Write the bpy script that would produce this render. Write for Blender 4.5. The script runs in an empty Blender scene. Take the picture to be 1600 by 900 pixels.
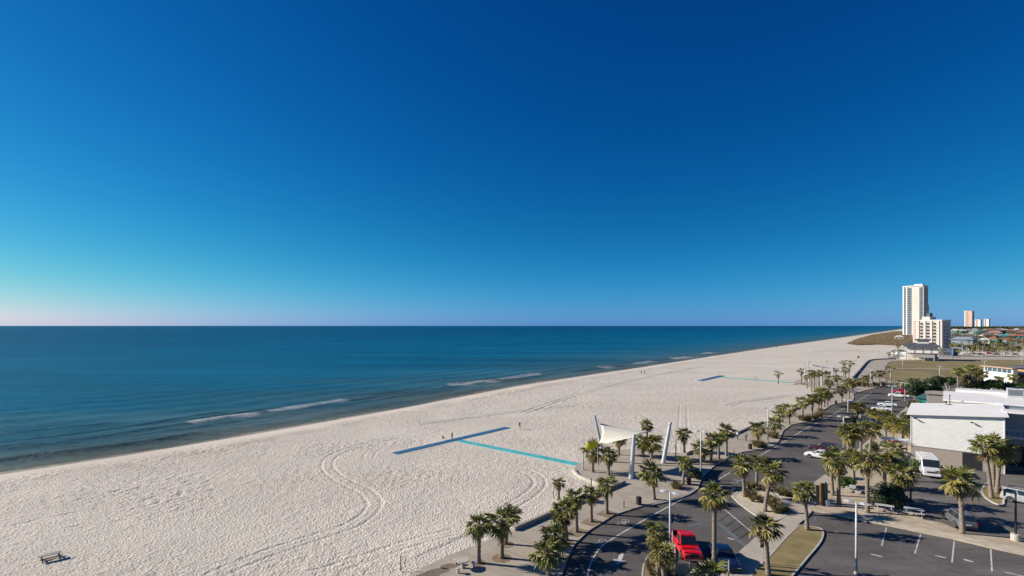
import bpy, bmesh, math, random
import numpy as np
from mathutils import Vector, Matrix

random.seed(7)
RNG = np.random.default_rng(11)
R = math.radians
SC = bpy.context.scene
COL = SC.collection

# ------------------------------------------------------------------ camera
EYE = 23.0                      # a balcony about 23 m above the beach
cam_data = bpy.data.cameras.new('camera')
cam = bpy.data.objects.new('camera', cam_data)
COL.objects.link(cam)
cam.location = (0, 0, EYE)
cam.rotation_euler = (R(90), 0, 0)
cam_data.sensor_width = 36
cam_data.lens = 18.0
cam_data.shift_y = 59 / 1600
cam_data.clip_start = 0.5
cam_data.clip_end = 200000
SC.camera = cam

# ------------------------------------------------------------------ sun and sky
SUN_TO = Vector((-9.1, 1.95, 4.55)).normalized()
SUN_EL = math.asin(SUN_TO.z)
SUN_AZ = math.atan2(SUN_TO.x, SUN_TO.y)
sun_data = bpy.data.lights.new('sun', 'SUN')
sun_data.energy = 4.6
sun_data.angle = R(0.53)
sun_data.color = (1.0, 0.91, 0.80)
sun = bpy.data.objects.new('sun', sun_data)
COL.objects.link(sun)
sun.rotation_euler = (-SUN_TO).to_track_quat('-Z', 'Y').to_euler()

world = bpy.data.worlds.new('World')
SC.world = world
world.use_nodes = True
wn = world.node_tree
wn.nodes.clear()
w_out = wn.nodes.new('ShaderNodeOutputWorld')
w_bg = wn.nodes.new('ShaderNodeBackground')
w_sky = wn.nodes.new('ShaderNodeTexSky')
w_sky.sky_type = 'NISHITA'
w_sky.sun_disc = False
w_sky.sun_elevation = SUN_EL
w_sky.sun_rotation = SUN_AZ
w_sky.altitude = 0
w_sky.air_density = 1.0
w_sky.dust_density = 0.2
w_sky.ozone_density = 3.0
EXPOSURE = 0.6
def w_math(op, a, b=None, c=None):
    n = wn.nodes.new('ShaderNodeMath'); n.operation = op
    for i, x in enumerate((a, b, c)):
        if x is None: continue
        if isinstance(x, (int, float)): n.inputs[i].default_value = x
        else: wn.links.new(x, n.inputs[i])
    return n.outputs[0]
# one colour grade over the whole sky: a polarised, deep winter blue
w_sep = wn.nodes.new('ShaderNodeSeparateColor'); w_com = wn.nodes.new('ShaderNodeCombineColor')
wn.links.new(w_sky.outputs[0], w_sep.inputs[0])
KS = 0.085
w_r = w_math('MULTIPLY', w_math('POWER', w_math('MULTIPLY', w_sep.outputs[0], KS), 2.8), 0.92)
w_g = w_math('MULTIPLY', w_math('POWER', w_math('MULTIPLY', w_sep.outputs[1], KS), 1.4), 0.91)
w_b = w_math('SMOOTH_MAX', w_math('MULTIPLY', w_sep.outputs[2], KS*0.97), w_math('MULTIPLY', w_math('SUBTRACT', 1.0, w_math('EXPONENT', w_math('MULTIPLY', w_g, -1/0.21))), 0.775), 0.04)
w_r = w_math('MINIMUM', w_r, w_math('MULTIPLY', w_g, 0.95))
gain = 1.0 / (2 ** EXPOSURE) / 0.1
for i, x in enumerate((w_r, w_g, w_b)):
    wn.links.new(w_math('MULTIPLY', x, gain), w_com.inputs[i])
w_bg.inputs['Strength'].default_value = 0.1
wn.links.new(w_com.outputs[0], w_bg.inputs['Color'])
wn.links.new(w_bg.outputs[0], w_out.inputs['Surface'])

SC.view_settings.view_transform = 'Standard'
SC.view_settings.look = 'None'
SC.view_settings.exposure = EXPOSURE
SC.view_settings.gamma = 1.0
SC.view_settings.use_curve_mapping = False
SC.render.engine = 'CYCLES'
SC.cycles.use_denoising = True
SC.cycles.max_bounces = 6
SC.cycles.transparent_max_bounces = 8

# ------------------------------------------------------------------ survey helpers
# The photograph was surveyed on the ground plane; G turns a surveyed sight line into metres on that plane.
HOR = 509.0
def G(px, py, z=0.0):
    d = py - HOR
    k = (EYE - z) / d
    return Vector(((px - 800) * k, 800 * k, z))
def ppm(py):                    # sight-line units per metre at that ground distance
    return (py - HOR) / EYE
def at_depth(px, py, Y):
    return Vector(((px - 800) * Y / 800, Y, EYE - (py - HOR) * Y / 800))
U = Vector((0.63, 0.7766, 0))   # along the coast, away
V = Vector((0.7766, -0.63, 0))  # inland
def ST(s, t, z=0.0):            # coast coordinates: s along the shore, t towards the sea
    return Vector((s * U.x - t * V.x, s * U.y - t * V.y, z))

# ------------------------------------------------------------------ object helpers
def link(o, parent=None):
    COL.objects.link(o)
    if parent is not None:
        o.parent = parent
    return o
def tag(o, label=None, cat=None, group=None, kind=None):
    if label: o['label'] = label
    if cat: o['category'] = cat
    if group: o['group'] = group
    if kind: o['kind'] = kind
    return o
def empty(name, loc, rz=0.0, label=None, cat=None, group=None):
    o = bpy.data.objects.new(name, None)
    o.empty_display_size = 0.3
    link(o)
    o.location = loc
    o.rotation_euler = (0, 0, rz)
    return tag(o, label, cat, group)
def meshobj(name, me, parent=None, loc=None, rot=None, scale=None):
    o = bpy.data.objects.new(name, me)
    link(o, parent)
    if loc is not None: o.location = loc
    if rot is not None: o.rotation_euler = rot
    if scale is not None: o.scale = scale
    return o

class MB:
    """collects simple shapes into one mesh"""
    def __init__(self):
        self.v = []; self.f = []; self.mi = []; self.m = 0
    def add(self, vs, fs):
        b = len(self.v)
        self.v += [tuple(p) for p in vs]
        for f in fs:
            self.f.append(tuple(b + i for i in f)); self.mi.append(self.m)
        return self
    def box(self, x0, x1, y0, y1, z0, z1):
        vs = [(x0,y0,z0),(x1,y0,z0),(x1,y1,z0),(x0,y1,z0),(x0,y0,z1),(x1,y0,z1),(x1,y1,z1),(x0,y1,z1)]
        return self.add(vs, [(0,3,2,1),(4,5,6,7),(0,1,5,4),(1,2,6,5),(2,3,7,6),(3,0,4,7)])
    def tube(self, p0, p1, r0, r1=None, n=8, caps=True):
        r1 = r0 if r1 is None else r1
        p0 = Vector(p0); p1 = Vector(p1); d = (p1 - p0).normalized()
        a = d.orthogonal().normalized(); b = d.cross(a)
        vs = []
        for p, r in ((p0, r0), (p1, r1)):
            for i in range(n):
                t = 2*math.pi*i/n
                vs.append(p + (a*math.cos(t) + b*math.sin(t))*r)
        fs = [(i, (i+1) % n, n+(i+1) % n, n+i) for i in range(n)]
        if caps:
            fs += [tuple(reversed(range(n))), tuple(range(n, 2*n))]
        return self.add(vs, fs)
    def path(self, pts, radii, n=8):
        rings = []
        for k, p in enumerate(pts):
            p = Vector(p)
            q0 = Vector(pts[max(k-1, 0)]); q1 = Vector(pts[min(k+1, len(pts)-1)])
            d = (q1 - q0).normalized()
            a = d.cross(Vector((0, 1, 0.01))).normalized(); b = d.cross(a)
            rings.append([p + (a*math.cos(2*math.pi*i/n) + b*math.sin(2*math.pi*i/n))*radii[k] for i in range(n)])
        vs = [p for r in rings for p in r]; fs = []
        for k in range(len(pts)-1):
            for i in range(n):
                fs.append((k*n+i, k*n+(i+1) % n, (k+1)*n+(i+1) % n, (k+1)*n+i))
        fs += [tuple(reversed(range(n))), tuple(range((len(pts)-1)*n, len(pts)*n))]
        return self.add(vs, fs)
    def lathe(self, prof, n=14, c=(0, 0)):
        vs = []; fs = []
        for r, z in prof:
            for i in range(n):
                t = 2*math.pi*i/n
                vs.append((c[0]+r*math.cos(t), c[1]+r*math.sin(t), z))
        for k in range(len(prof)-1):
            for i in range(n):
                fs.append((k*n+i, k*n+(i+1) % n, (k+1)*n+(i+1) % n, (k+1)*n+i))
        fs += [tuple(reversed(range(n))), tuple(range((len(prof)-1)*n, len(prof)*n))]
        return self.add(vs, fs)
    def loft(self, rings):
        n = len(rings[0])
        vs = [p for r in rings for p in r]; fs = []
        for k in range(len(rings)-1):
            for i in range(n):
                fs.append((k*n+i, k*n+(i+1) % n, (k+1)*n+(i+1) % n, (k+1)*n+i))
        fs += [tuple(reversed(range(n))), tuple(range((len(rings)-1)*n, len(rings)*n))]
        return self.add(vs, fs)
    def prism(self, pts, z0, z1):
        n = len(pts)
        ar = sum(pts[i][0]*pts[(i+1) % n][1] - pts[(i+1) % n][0]*pts[i][1] for i in range(n))
        if ar < 0: pts = list(reversed(pts))
        vs = [(p[0], p[1], z0) for p in pts] + [(p[0], p[1], z1) for p in pts]
        fs = [tuple(range(n, 2*n)), tuple(reversed(range(n)))] + [(i, (i+1) % n, n+(i+1) % n, n+i) for i in range(n)]
        return self.add(vs, fs)
    def mesh(self, name, mats, smooth=False):
        me = bpy.data.meshes.new(name)
        me.from_pydata(self.v, [], self.f)
        if not isinstance(mats, (list, tuple)): mats = [mats]
        for m in mats: me.materials.append(m)
        if len(mats) > 1: me.polygons.foreach_set('material_index', self.mi)
        if smooth: me.polygons.foreach_set('use_smooth', [True]*len(me.polygons))
        me.update()
        return me
    def build(self, name, mats, parent=None, smooth=False, bevel=0.0, **kw):
        o = meshobj(name, self.mesh(name, mats, smooth), parent, **kw)
        if bevel:
            b = o.modifiers.new('bevel', 'BEVEL'); b.width = bevel; b.segments = 2; b.limit_method = 'ANGLE'
        return o

def copy_tree(o, parent=None):
    c = o.copy(); link(c, parent)
    for ch in o.children:
        copy_tree(ch, c)
    return c

# ------------------------------------------------------------------ materials
def mat(name, col, rough=0.7, var=0.0, scale=3.0, bump=0.0, bscale=40.0, metal=0.0, spec=0.5, col2=None, detail=4.0, objvar=0.0, transl=0.0, aniso=None):
    m = bpy.data.materials.new(name); m.use_nodes = True
    nt = m.node_tree; N = nt.nodes; L = nt.links
    p = N['Principled BSDF']
    p.inputs['Roughness'].default_value = rough
    p.inputs['Metallic'].default_value = metal
    p.inputs['Specular IOR Level'].default_value = spec
    c = (*col, 1)
    p.inputs['Base Color'].default_value = c
    geo = None
    if var or col2 or bump:
        tc = N.new('ShaderNodeNewGeometry'); geo = tc.outputs['Position']
        if aniso:
            mp = N.new('ShaderNodeMapping'); mp.inputs['Scale'].default_value = aniso
            L.new(geo, mp.inputs['Vector']); geo = mp.outputs[0]
    last = None
    if var or col2:
        nz = N.new('ShaderNodeTexNoise'); nz.inputs['Scale'].default_value = scale; nz.inputs['Detail'].default_value = detail
        nz.inputs['Roughness'].default_value = 0.62
        L.new(geo, nz.inputs['Vector'])
        rp = N.new('ShaderNodeValToRGB')
        a = tuple(max(0, x*(1-var)) for x in col) if not col2 else col
        b = tuple(x*(1+var) for x in col) if not col2 else col2
        rp.color_ramp.elements[0].position = 0.33; rp.color_ramp.elements[0].color = (*a, 1)
        rp.color_ramp.elements[1].position = 0.67; rp.color_ramp.elements[1].color = (*b, 1)
        L.new(nz.outputs['Fac'], rp.inputs['Fac'])
        last = rp.outputs['Color']
    if objvar:
        oi = N.new('ShaderNodeObjectInfo')
        mr = N.new('ShaderNodeMapRange'); mr.inputs['To Min'].default_value = 1-objvar; mr.inputs['To Max'].default_value = 1+objvar
        L.new(oi.outputs['Random'], mr.inputs['Value'])
        hs = N.new('ShaderNodeHueSaturation')
        mh = N.new('ShaderNodeMapRange'); mh.inputs['To Min'].default_value = 0.5-0.05*objvar; mh.inputs['To Max'].default_value = 0.5+0.03*objvar
        L.new(oi.outputs['Random'], mh.inputs['Value']); L.new(mh.outputs[0], hs.inputs['Hue'])
        L.new(mr.outputs[0], hs.inputs['Value'])
        if last: L.new(last, hs.inputs['Color'])
        else: hs.inputs['Color'].default_value = c
        last = hs.outputs['Color']
    if last: L.new(last, p.inputs['Base Color'])
    if bump:
        nb = N.new('ShaderNodeTexNoise'); nb.inputs['Scale'].default_value = bscale; nb.inputs['Detail'].default_value = 3
        L.new(geo, nb.inputs['Vector'])
        bp = N.new('ShaderNodeBump'); bp.inputs['Strength'].default_value = bump; bp.inputs['Distance'].default_value = 0.05
        L.new(nb.outputs['Fac'], bp.inputs['Height']); L.new(bp.outputs[0], p.inputs['Normal'])
    if transl:
        tr = N.new('ShaderNodeBsdfTranslucent'); mx = N.new('ShaderNodeMixShader'); mx.inputs[0].default_value = transl
        if last: L.new(last, tr.inputs['Color'])
        else: tr.inputs['Color'].default_value = c
        L.new(p.outputs[0], mx.inputs[1]); L.new(tr.outputs[0], mx.inputs[2])
        L.new(mx.outputs[0], N['Material Output'].inputs['Surface'])
    return m

M = {}
M['asphalt'] = mat('asphalt', (0.062, 0.058, 0.055), 0.9, scale=0.22, col2=(0.118, 0.110, 0.102), detail=9, bump=0.3, bscale=25)
M['asphalt_old'] = mat('asphalt_old', (0.105, 0.099, 0.092), 0.9, scale=0.25, col2=(0.17, 0.158, 0.145), detail=9, bump=0.3, bscale=25)
M['concrete'] = mat('concrete', (0.37, 0.325, 0.26), 0.9, scale=0.5, col2=(0.47, 0.415, 0.34), detail=8, bump=0.15, bscale=15)
M['walk'] = mat('walk', (0.33, 0.285, 0.225), 0.9, scale=0.35, col2=(0.43, 0.375, 0.305), detail=8, bump=0.15, bscale=15)
M['wall_concrete'] = mat('wall_concrete', (0.33, 0.30, 0.26), 0.9, var=0.12, scale=1.2, bump=0.2, bscale=12)
M['kerb'] = mat('kerb', (0.45, 0.42, 0.36), 0.9, var=0.15, scale=1.0, bump=0.2, bscale=12)
M['verge'] = mat('verge', (0.34, 0.27, 0.18), 0.95, scale=0.6, col2=(0.53, 0.45, 0.34), detail=10, bump=0.7, bscale=6)
M['planter_sand'] = mat('planter_sand', (0.44, 0.37, 0.27), 0.95, scale=0.9, col2=(0.58, 0.51, 0.40), detail=10, bump=0.7, bscale=6)
M['mulch'] = mat('mulch', (0.16, 0.11, 0.065), 0.95, scale=2.5, col2=(0.30, 0.23, 0.14), detail=8, bump=0.8, bscale=14)
M['dry_grass'] = mat('dry_grass', (0.17, 0.135, 0.05), 0.95, scale=0.5, col2=(0.29, 0.225, 0.10), detail=12, bump=0.8, bscale=10)
M['field'] = mat('field', (0.16, 0.125, 0.045), 0.95, scale=0.05, col2=(0.26, 0.20, 0.085), detail=12, bump=0.6, bscale=2)
M['land'] = mat('land', (0.14, 0.12, 0.08), 0.95, scale=0.02, col2=(0.36, 0.33, 0.28), detail=14)
M['line_white'] = mat('line_white', (0.62, 0.61, 0.58), 0.8, scale=1.3, col2=(0.78, 0.77, 0.74), detail=10)
M['line_worn'] = mat('line_worn', (0.22, 0.22, 0.215), 0.85, scale=2.0, col2=(0.60, 0.59, 0.57), detail=10)
M['line_blue'] = mat('line_blue', (0.095, 0.10, 0.10), 0.85, scale=0.8, col2=(0.13, 0.18, 0.19), detail=10)
M['line_dark'] = mat('line_dark', (0.03, 0.03, 0.032), 0.85, var=0.2, scale=2)
M['patch_dark'] = mat('patch_dark', (0.045, 0.044, 0.043), 0.9, var=0.2, scale=1)
M['wet_brown'] = mat('wet_brown', (0.17, 0.14, 0.10), 0.8, var=0.15, scale=1.5)
M['mat_blue'] = mat('mat_blue', (0.006, 0.120, 0.250), 0.8, var=0.25, scale=1.0, bump=0.3, bscale=20)
M['mat_aqua'] = mat('mat_aqua', (0.06, 0.43, 0.46), 0.8, var=0.25, scale=0.8, bump=0.3, bscale=20)
M['white_paint'] = mat('white_paint', (0.78, 0.78, 0.76), 0.5, var=0.06, scale=2)
M['white_roof'] = mat('white_roof', (0.74, 0.72, 0.68), 0.6, scale=0.3, col2=(0.83, 0.815, 0.78), detail=8)
M['siding'] = mat('siding', (0.74, 0.73, 0.69), 0.6, var=0.05, scale=0.8)
M['brick'] = mat('brick', (0.31, 0.26, 0.22), 0.9, scale=2.0, col2=(0.44, 0.375, 0.32), detail=8, aniso=(1, 1, 6))
M['steel'] = mat('steel', (0.50, 0.53, 0.56), 0.45, var=0.1, scale=2, metal=0.2)
M['dark_metal'] = mat('dark_metal', (0.035, 0.035, 0.038), 0.5, var=0.2, scale=4)
M['pole_white'] = mat('pole_white', (0.52, 0.53, 0.53), 0.45, var=0.1, scale=3)
M['sail'] = mat('sail', (0.80, 0.77, 0.66), 0.7, var=0.05, scale=0.6, transl=0.25)
M['yellow'] = mat('yellow', (0.62, 0.58, 0.01), 0.7, var=0.1, scale=3, transl=0.2)
M['red_cloth'] = mat('red_cloth', (0.62, 0.05, 0.05), 0.7, var=0.15, scale=3, transl=0.2)
M['wood'] = mat('wood', (0.34, 0.16, 0.06), 0.8, var=0.3, scale=3, bump=0.3, bscale=20, aniso=(4, 4, 0.5))
M['wood_dark'] = mat('wood_dark', (0.075, 0.055, 0.045), 0.8, var=0.3, scale=4, bump=0.3, bscale=20)
M['wood_grey'] = mat('wood_grey', (0.30, 0.28, 0.25), 0.85, var=0.3, scale=3, bump=0.3, bscale=20, aniso=(4, 4, 0.5))
M['green_panel'] = mat('green_panel', (0.07, 0.13, 0.09), 0.6, var=0.15, scale=3)
M['trunk'] = mat('trunk', (0.12, 0.09, 0.065), 0.95, scale=6, col2=(0.37, 0.31, 0.24), detail=8, bump=1.0, bscale=14, aniso=(1, 1, 2.2))
M['frond'] = mat('frond', (0.165, 0.170, 0.034), 0.45, var=0.35, scale=1.2, objvar=0.38, transl=0.22)
M['frond_yellow'] = mat('frond_yellow', (0.27, 0.225, 0.055), 0.5, var=0.25, scale=1.2, objvar=0.25, transl=0.22)
M['frond_dead'] = mat('frond_dead', (0.27, 0.185, 0.09), 0.85, var=0.3, scale=1.5, objvar=0.25, transl=0.15)
M['leaf_dark'] = mat('leaf_dark', (0.042, 0.068, 0.02), 0.5, var=0.4, scale=0.8, objvar=0.2, transl=0.2)
M['leaf_green'] = mat('leaf_green', (0.065, 0.12, 0.02), 0.5, var=0.4, scale=0.8, objvar=0.2, transl=0.2)
M['leaf_olive'] = mat('leaf_olive', (0.10, 0.10, 0.035), 0.6, var=0.4, scale=0.8, objvar=0.2, transl=0.2)
M['grass_blade'] = mat('grass_blade', (0.17, 0.14, 0.055), 0.7, var=0.4, scale=1.5, objvar=0.2, transl=0.25)
M['dune_blade'] = mat('dune_blade', (0.27, 0.205, 0.12), 0.8, var=0.4, scale=0.2, transl=0.2)
M['glass'] = mat('glass', (0.02, 0.028, 0.035), 0.08, spec=0.8)
M['tower_glass'] = mat('tower_glass', (0.05, 0.09, 0.13), 0.15, var=0.3, scale=0.2, spec=0.7)
M['tyre'] = mat('tyre', (0.02, 0.02, 0.02), 0.85)
M['rim'] = mat('rim', (0.45, 0.45, 0.46), 0.35, metal=0.7)
M['chrome'] = mat('chrome', (0.6, 0.6, 0.62), 0.2, metal=0.9)
M['black_plastic'] = mat('black_plastic', (0.018, 0.018, 0.02), 0.6)
M['lamp_glass'] = mat('lamp_glass', (0.75, 0.75, 0.72), 0.15)
M['lamp_red'] = mat('lamp_red', (0.42, 0.015, 0.015), 0.25)
M['orange'] = mat('orange', (0.75, 0.16, 0.03), 0.6, var=0.1, scale=4)
M['bin'] = mat('bin', (0.075, 0.06, 0.048), 0.8, var=0.3, scale=6)
def asphalt_mat(name, c0, c1):
    m = bpy.data.materials.new(name); m.use_nodes = True
    nt = m.node_tree; N = nt.nodes; L = nt.links; p = N['Principled BSDF']
    p.inputs['Roughness'].default_value = 0.88; p.inputs['Specular IOR Level'].default_value = 0.35
    geo = N.new('ShaderNodeNewGeometry')
    def noise(sc, det, mapping=None):
        n = N.new('ShaderNodeTexNoise'); n.inputs['Scale'].default_value = sc; n.inputs['Detail'].default_value = det; n.inputs['Roughness'].default_value = 0.65
        if mapping:
            mp = N.new('ShaderNodeMapping'); mp.inputs['Rotation'].default_value = (0, 0, R(-51)); mp.inputs['Scale'].default_value = mapping
            L.new(geo.outputs['Position'], mp.inputs['Vector']); L.new(mp.outputs[0], n.inputs['Vector'])
        else: L.new(geo.outputs['Position'], n.inputs['Vector'])
        return n.outputs['Fac']
    def mul(col, fac_socket, lo, hi, flo, fhi):
        mr = N.new('ShaderNodeMapRange'); mr.inputs['From Min'].default_value = flo; mr.inputs['From Max'].default_value = fhi; mr.inputs['To Min'].default_value = lo; mr.inputs['To Max'].default_value = hi
        L.new(fac_socket, mr.inputs['Value'])
        mx = N.new('ShaderNodeMix'); mx.data_type = 'RGBA'; mx.blend_type = 'MULTIPLY'; mx.inputs[0].default_value = 1.0
        L.new(col, mx.inputs[6]); L.new(mr.outputs[0], mx.inputs[7]); return mx.outputs[2]
    rp = N.new('ShaderNodeValToRGB'); rp.color_ramp.elements[0].position = .32; rp.color_ramp.elements[1].position = .68
    rp.color_ramp.elements[0].color = (*c0, 1); rp.color_ramp.elements[1].color = (*c1, 1)
    L.new(noise(0.12, 8), rp.inputs['Fac'])
    c = mul(rp.outputs[0], noise(0.5, 6, (0.12, 1.0, 1.0)), 0.82, 1.30, .35, .72)      # tyre wear along the lane
    c = mul(c, noise(0.9, 3), 1.0, 0.62, .60, .74)                                     # oil stains
    c = mul(c, noise(9.0, 3), 0.86, 1.14, .3, .7)                                      # aggregate
    vo = N.new('ShaderNodeTexVoronoi'); vo.feature = 'DISTANCE_TO_EDGE'; vo.inputs['Scale'].default_value = 0.17; vo.inputs['Randomness'].default_value = 1.0
    dn = N.new('ShaderNodeTexNoise'); dn.inputs['Scale'].default_value = 0.6; dn.inputs['Detail'].default_value = 5
    L.new(geo.outputs['Position'], dn.inputs['Vector'])
    va = N.new('ShaderNodeVectorMath'); va.operation = 'MULTIPLY_ADD'; va.inputs[1].default_value = (2.2, 2.2, 0); L.new(dn.outputs['Color'], va.inputs[0]); L.new(geo.outputs['Position'], va.inputs[2])
    L.new(va.outputs[0], vo.inputs['Vector'])
    c = mul(c, vo.outputs['Distance'], 0.80, 1.0, 0.002, 0.012)                        # cracks
    L.new(c, p.inputs['Base Color'])
    nb = noise(25, 3); bp = N.new('ShaderNodeBump'); bp.inputs['Strength'].default_value = .3; bp.inputs['Distance'].default_value = .03
    L.new(nb, bp.inputs['Height']); L.new(bp.outputs[0], p.inputs['Normal'])
    return m
M['asphalt'] = asphalt_mat('asphalt_worn', (0.080, 0.072, 0.066), (0.128, 0.116, 0.105))
M['asphalt_lot'] = asphalt_mat('asphalt_lot', (0.092, 0.083, 0.076), (0.150, 0.136, 0.124))
M['asphalt_old'] = asphalt_mat('asphalt_grey', (0.115, 0.107, 0.098), (0.175, 0.162, 0.148))
M['line_white'] = mat('line_paint', (0.30, 0.295, 0.285), 0.8, scale=1.6, col2=(0.74, 0.73, 0.70), detail=12)
def paint(name, col, rough=0.28):
    m = mat(name, col, rough, var=0.04, scale=1.0)
    p = m.node_tree.nodes['Principled BSDF']
    p.inputs['Coat Weight'].default_value = 0.6; p.inputs['Coat Roughness'].default_value = 0.06
    return m
# ------------------------------------------------------------------ sea, beach, land
SH_S = np.array([-6000, -40, 11.9, 28.3, 55, 87, 120, 155, 210, 268, 400, 591, 1000, 1867, 6000, 60000], float)
SH_T = np.array([140, 113, 113.8, 112.9, 113.6, 115.6, 119.5, 124.0, 125.0, 125.3, 128.0, 130.6, 131.5, 132, 150, 1400], float)
def shore(s): return np.interp(s, SH_S, SH_T)
def smooth_noise(shape, k, rng):
    """blurred random field, unit deviation"""
    a = rng.standard_normal(shape)
    for _ in range(2):
        for ax in (0, 1):
            c = np.cumsum(np.concatenate([a.take(range(-k, 0), axis=ax), a], axis=ax), axis=ax)
            n = a.shape[ax]
            a = (np.take(c, range(k, n+k), axis=ax) - np.take(c, range(0, n), axis=ax)) / k
    return a / a.std()
def grid_mesh(name, X, Y, Z, mats, attrs=None, smooth=True):
    ns, nt = X.shape
    me = bpy.data.meshes.new(name)
    co = np.stack([X, Y, Z], -1).reshape(-1, 3).astype(np.float32)
    i = np.arange(ns*nt).reshape(ns, nt)
    q = np.stack([i[:-1, :-1], i[1:, :-1], i[1:, 1:], i[:-1, 1:]], -1).reshape(-1, 4)
    e1 = co[q[0, 1]] - co[q[0, 0]]; e2 = co[q[0, 3]] - co[q[0, 0]]
    if e1[0]*e2[1] - e1[1]*e2[0] < 0: q = q[:, ::-1]
    nq = len(q)
    me.vertices.add(len(co)); me.vertices.foreach_set('co', co.ravel())
    me.loops.add(nq*4); me.loops.foreach_set('vertex_index', q.ravel().astype(np.int32))
    me.polygons.add(nq); me.polygons.foreach_set('loop_start', np.arange(nq, dtype=np.int32)*4)
    try: me.polygons.foreach_set('loop_total', np.full(nq, 4, np.int32))
    except Exception: pass
    me.polygons.foreach_set('use_smooth', np.full(nq, smooth))
    me.materials.append(mats)
    for k, a in (attrs or {}).items():
        at = me.attributes.new(k, 'FLOAT', 'POINT'); at.data.foreach_set('value', a.ravel().astype(np.float32))
    me.update(); me.validate()
    return me

# sea: colour runs with the distance from the shore (shallow sand bottom to deep water); foam where waves break
def sea_material():
    m = bpy.data.materials.new('sea_water'); m.use_nodes = True
    nt = m.node_tree; N = nt.nodes; L = nt.links; p = N['Principled BSDF']
    at = N.new('ShaderNodeAttribute'); at.attribute_name = 'offshore'
    geo = N.new('ShaderNodeNewGeometry')
    mp = N.new('ShaderNodeMapping'); mp.inputs['Rotation'].default_value = (0, 0, R(-51)); mp.inputs['Scale'].default_value = (0.16, 1.0, 1.0)
    # along the coast the water pattern is drawn out
    L.new(geo.outputs['Position'], mp.inputs['Vector'])
    nz = N.new('ShaderNodeTexNoise'); nz.inputs['Scale'].default_value = 0.05; nz.inputs['Detail'].default_value = 6; L.new(mp.outputs[0], nz.inputs['Vector'])
    ad = N.new('ShaderNodeMath'); ad.operation = 'MULTIPLY_ADD'; ad.inputs[1].default_value = 0.34; L.new(nz.outputs['Fac'], ad.inputs[0]); L.new(at.outputs['Fac'], ad.inputs[2])
    sb = N.new('ShaderNodeMath'); sb.operation = 'SUBTRACT'; sb.inputs[1].default_value = 0.17; L.new(ad.outputs[0], sb.inputs[0])
    rp = N.new('ShaderNodeValToRGB'); cr = rp.color_ramp
    stops = [(0.0, (0.30, 0.25, 0.18)), (0.035, (0.125, 0.135, 0.105)), (0.13, (0.090, 0.125, 0.118)), (0.26, (0.052, 0.118, 0.138)), (0.40, (0.028, 0.118, 0.165)), (0.56, (0.004, 0.102, 0.182)), (0.76, (0.0, 0.086, 0.170)), (1.0, (0.0, 0.052, 0.122))]
    cr.elements[0].position, cr.elements[0].color = stops[0][0], (*stops[0][1], 1)
    cr.elements[1].position, cr.elements[1].color = stops[-1][0], (*stops[-1][1], 1)
    for ps, c in stops[1:-1]:
        e = cr.elements.new(ps); e.color = (*c, 1)
    L.new(sb.outputs[0], rp.inputs['Fac'])
    fo = N.new('ShaderNodeAttribute'); fo.attribute_name = 'foam'
    fn = N.new('ShaderNodeTexNoise'); fn.inputs['Scale'].default_value = 1.3; fn.inputs['Detail'].default_value = 8; fn.inputs['Roughness'].default_value = 0.7
    mp2 = N.new('ShaderNodeMapping'); mp2.inputs['Rotation'].default_value = (0, 0, R(-51)); mp2.inputs['Scale'].default_value = (0.35, 1.0, 1.0)
    L.new(geo.outputs['Position'], mp2.inputs['Vector']); L.new(mp2.outputs[0], fn.inputs['Vector'])
    mm = N.new('ShaderNodeMath'); mm.operation = 'ADD'; L.new(fo.outputs['Fac'], mm.inputs[0]); L.new(fn.outputs['Fac'], mm.inputs[1])
    mr = N.new('ShaderNodeMapRange'); mr.inputs['From Min'].default_value = 0.98; mr.inputs['From Max'].default_value = 1.62; L.new(mm.outputs[0], mr.inputs['Value'])
    mx = N.new('ShaderNodeMix'); mx.data_type = 'RGBA'; L.new(mr.outputs[0], mx.inputs[0]); L.new(rp.outputs[0], mx.inputs[6]); mx.inputs[7].default_value = (0.66, 0.65, 0.61, 1)
    # wind streaks: long patches where the water is a little lighter or darker
    ws = N.new('ShaderNodeTexNoise'); ws.inputs['Scale'].default_value = 0.022; ws.inputs['Detail'].default_value = 8; ws.inputs['Roughness'].default_value = 0.7
    mp4 = N.new('ShaderNodeMapping'); mp4.inputs['Rotation'].default_value = (0, 0, R(-12)); mp4.inputs['Scale'].default_value = (0.16, 1.0, 1.0)
    L.new(geo.outputs['Position'], mp4.inputs['Vector']); L.new(mp4.outputs[0], ws.inputs['Vector'])
    wr_ = N.new('ShaderNodeMapRange'); wr_.inputs['From Min'].default_value = 0.3; wr_.inputs['From Max'].default_value = 0.7; wr_.inputs['To Min'].default_value = 0.62; wr_.inputs['To Max'].default_value = 1.42
    L.new(ws.outputs['Fac'], wr_.inputs['Value'])
    mw = N.new('ShaderNodeMix'); mw.data_type = 'RGBA'; mw.blend_type = 'MULTIPLY'; mw.inputs[0].default_value = 1.0
    L.new(mx.outputs[2], mw.inputs[6]); L.new(wr_.outputs[0], mw.inputs[7])
    L.new(mw.outputs[2], p.inputs['Base Color'])
    p.inputs['Roughness'].default_value = 0.3
    p.inputs['Specular IOR Level'].default_value = 0.04
    p.inputs['IOR'].default_value = 1.25
    # ripples
    w1 = N.new('ShaderNodeTexNoise'); w1.inputs['Scale'].default_value = 0.55; w1.inputs['Detail'].default_value = 7; w1.inputs['Roughness'].default_value = 0.6
    mp3 = N.new('ShaderNodeMapping'); mp3.inputs['Rotation'].default_value = (0, 0, R(-58)); mp3.inputs['Scale'].default_value = (0.3, 1.0, 1.0)
    L.new(geo.outputs['Position'], mp3.inputs['Vector']); L.new(mp3.outputs[0], w1.inputs['Vector'])
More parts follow.
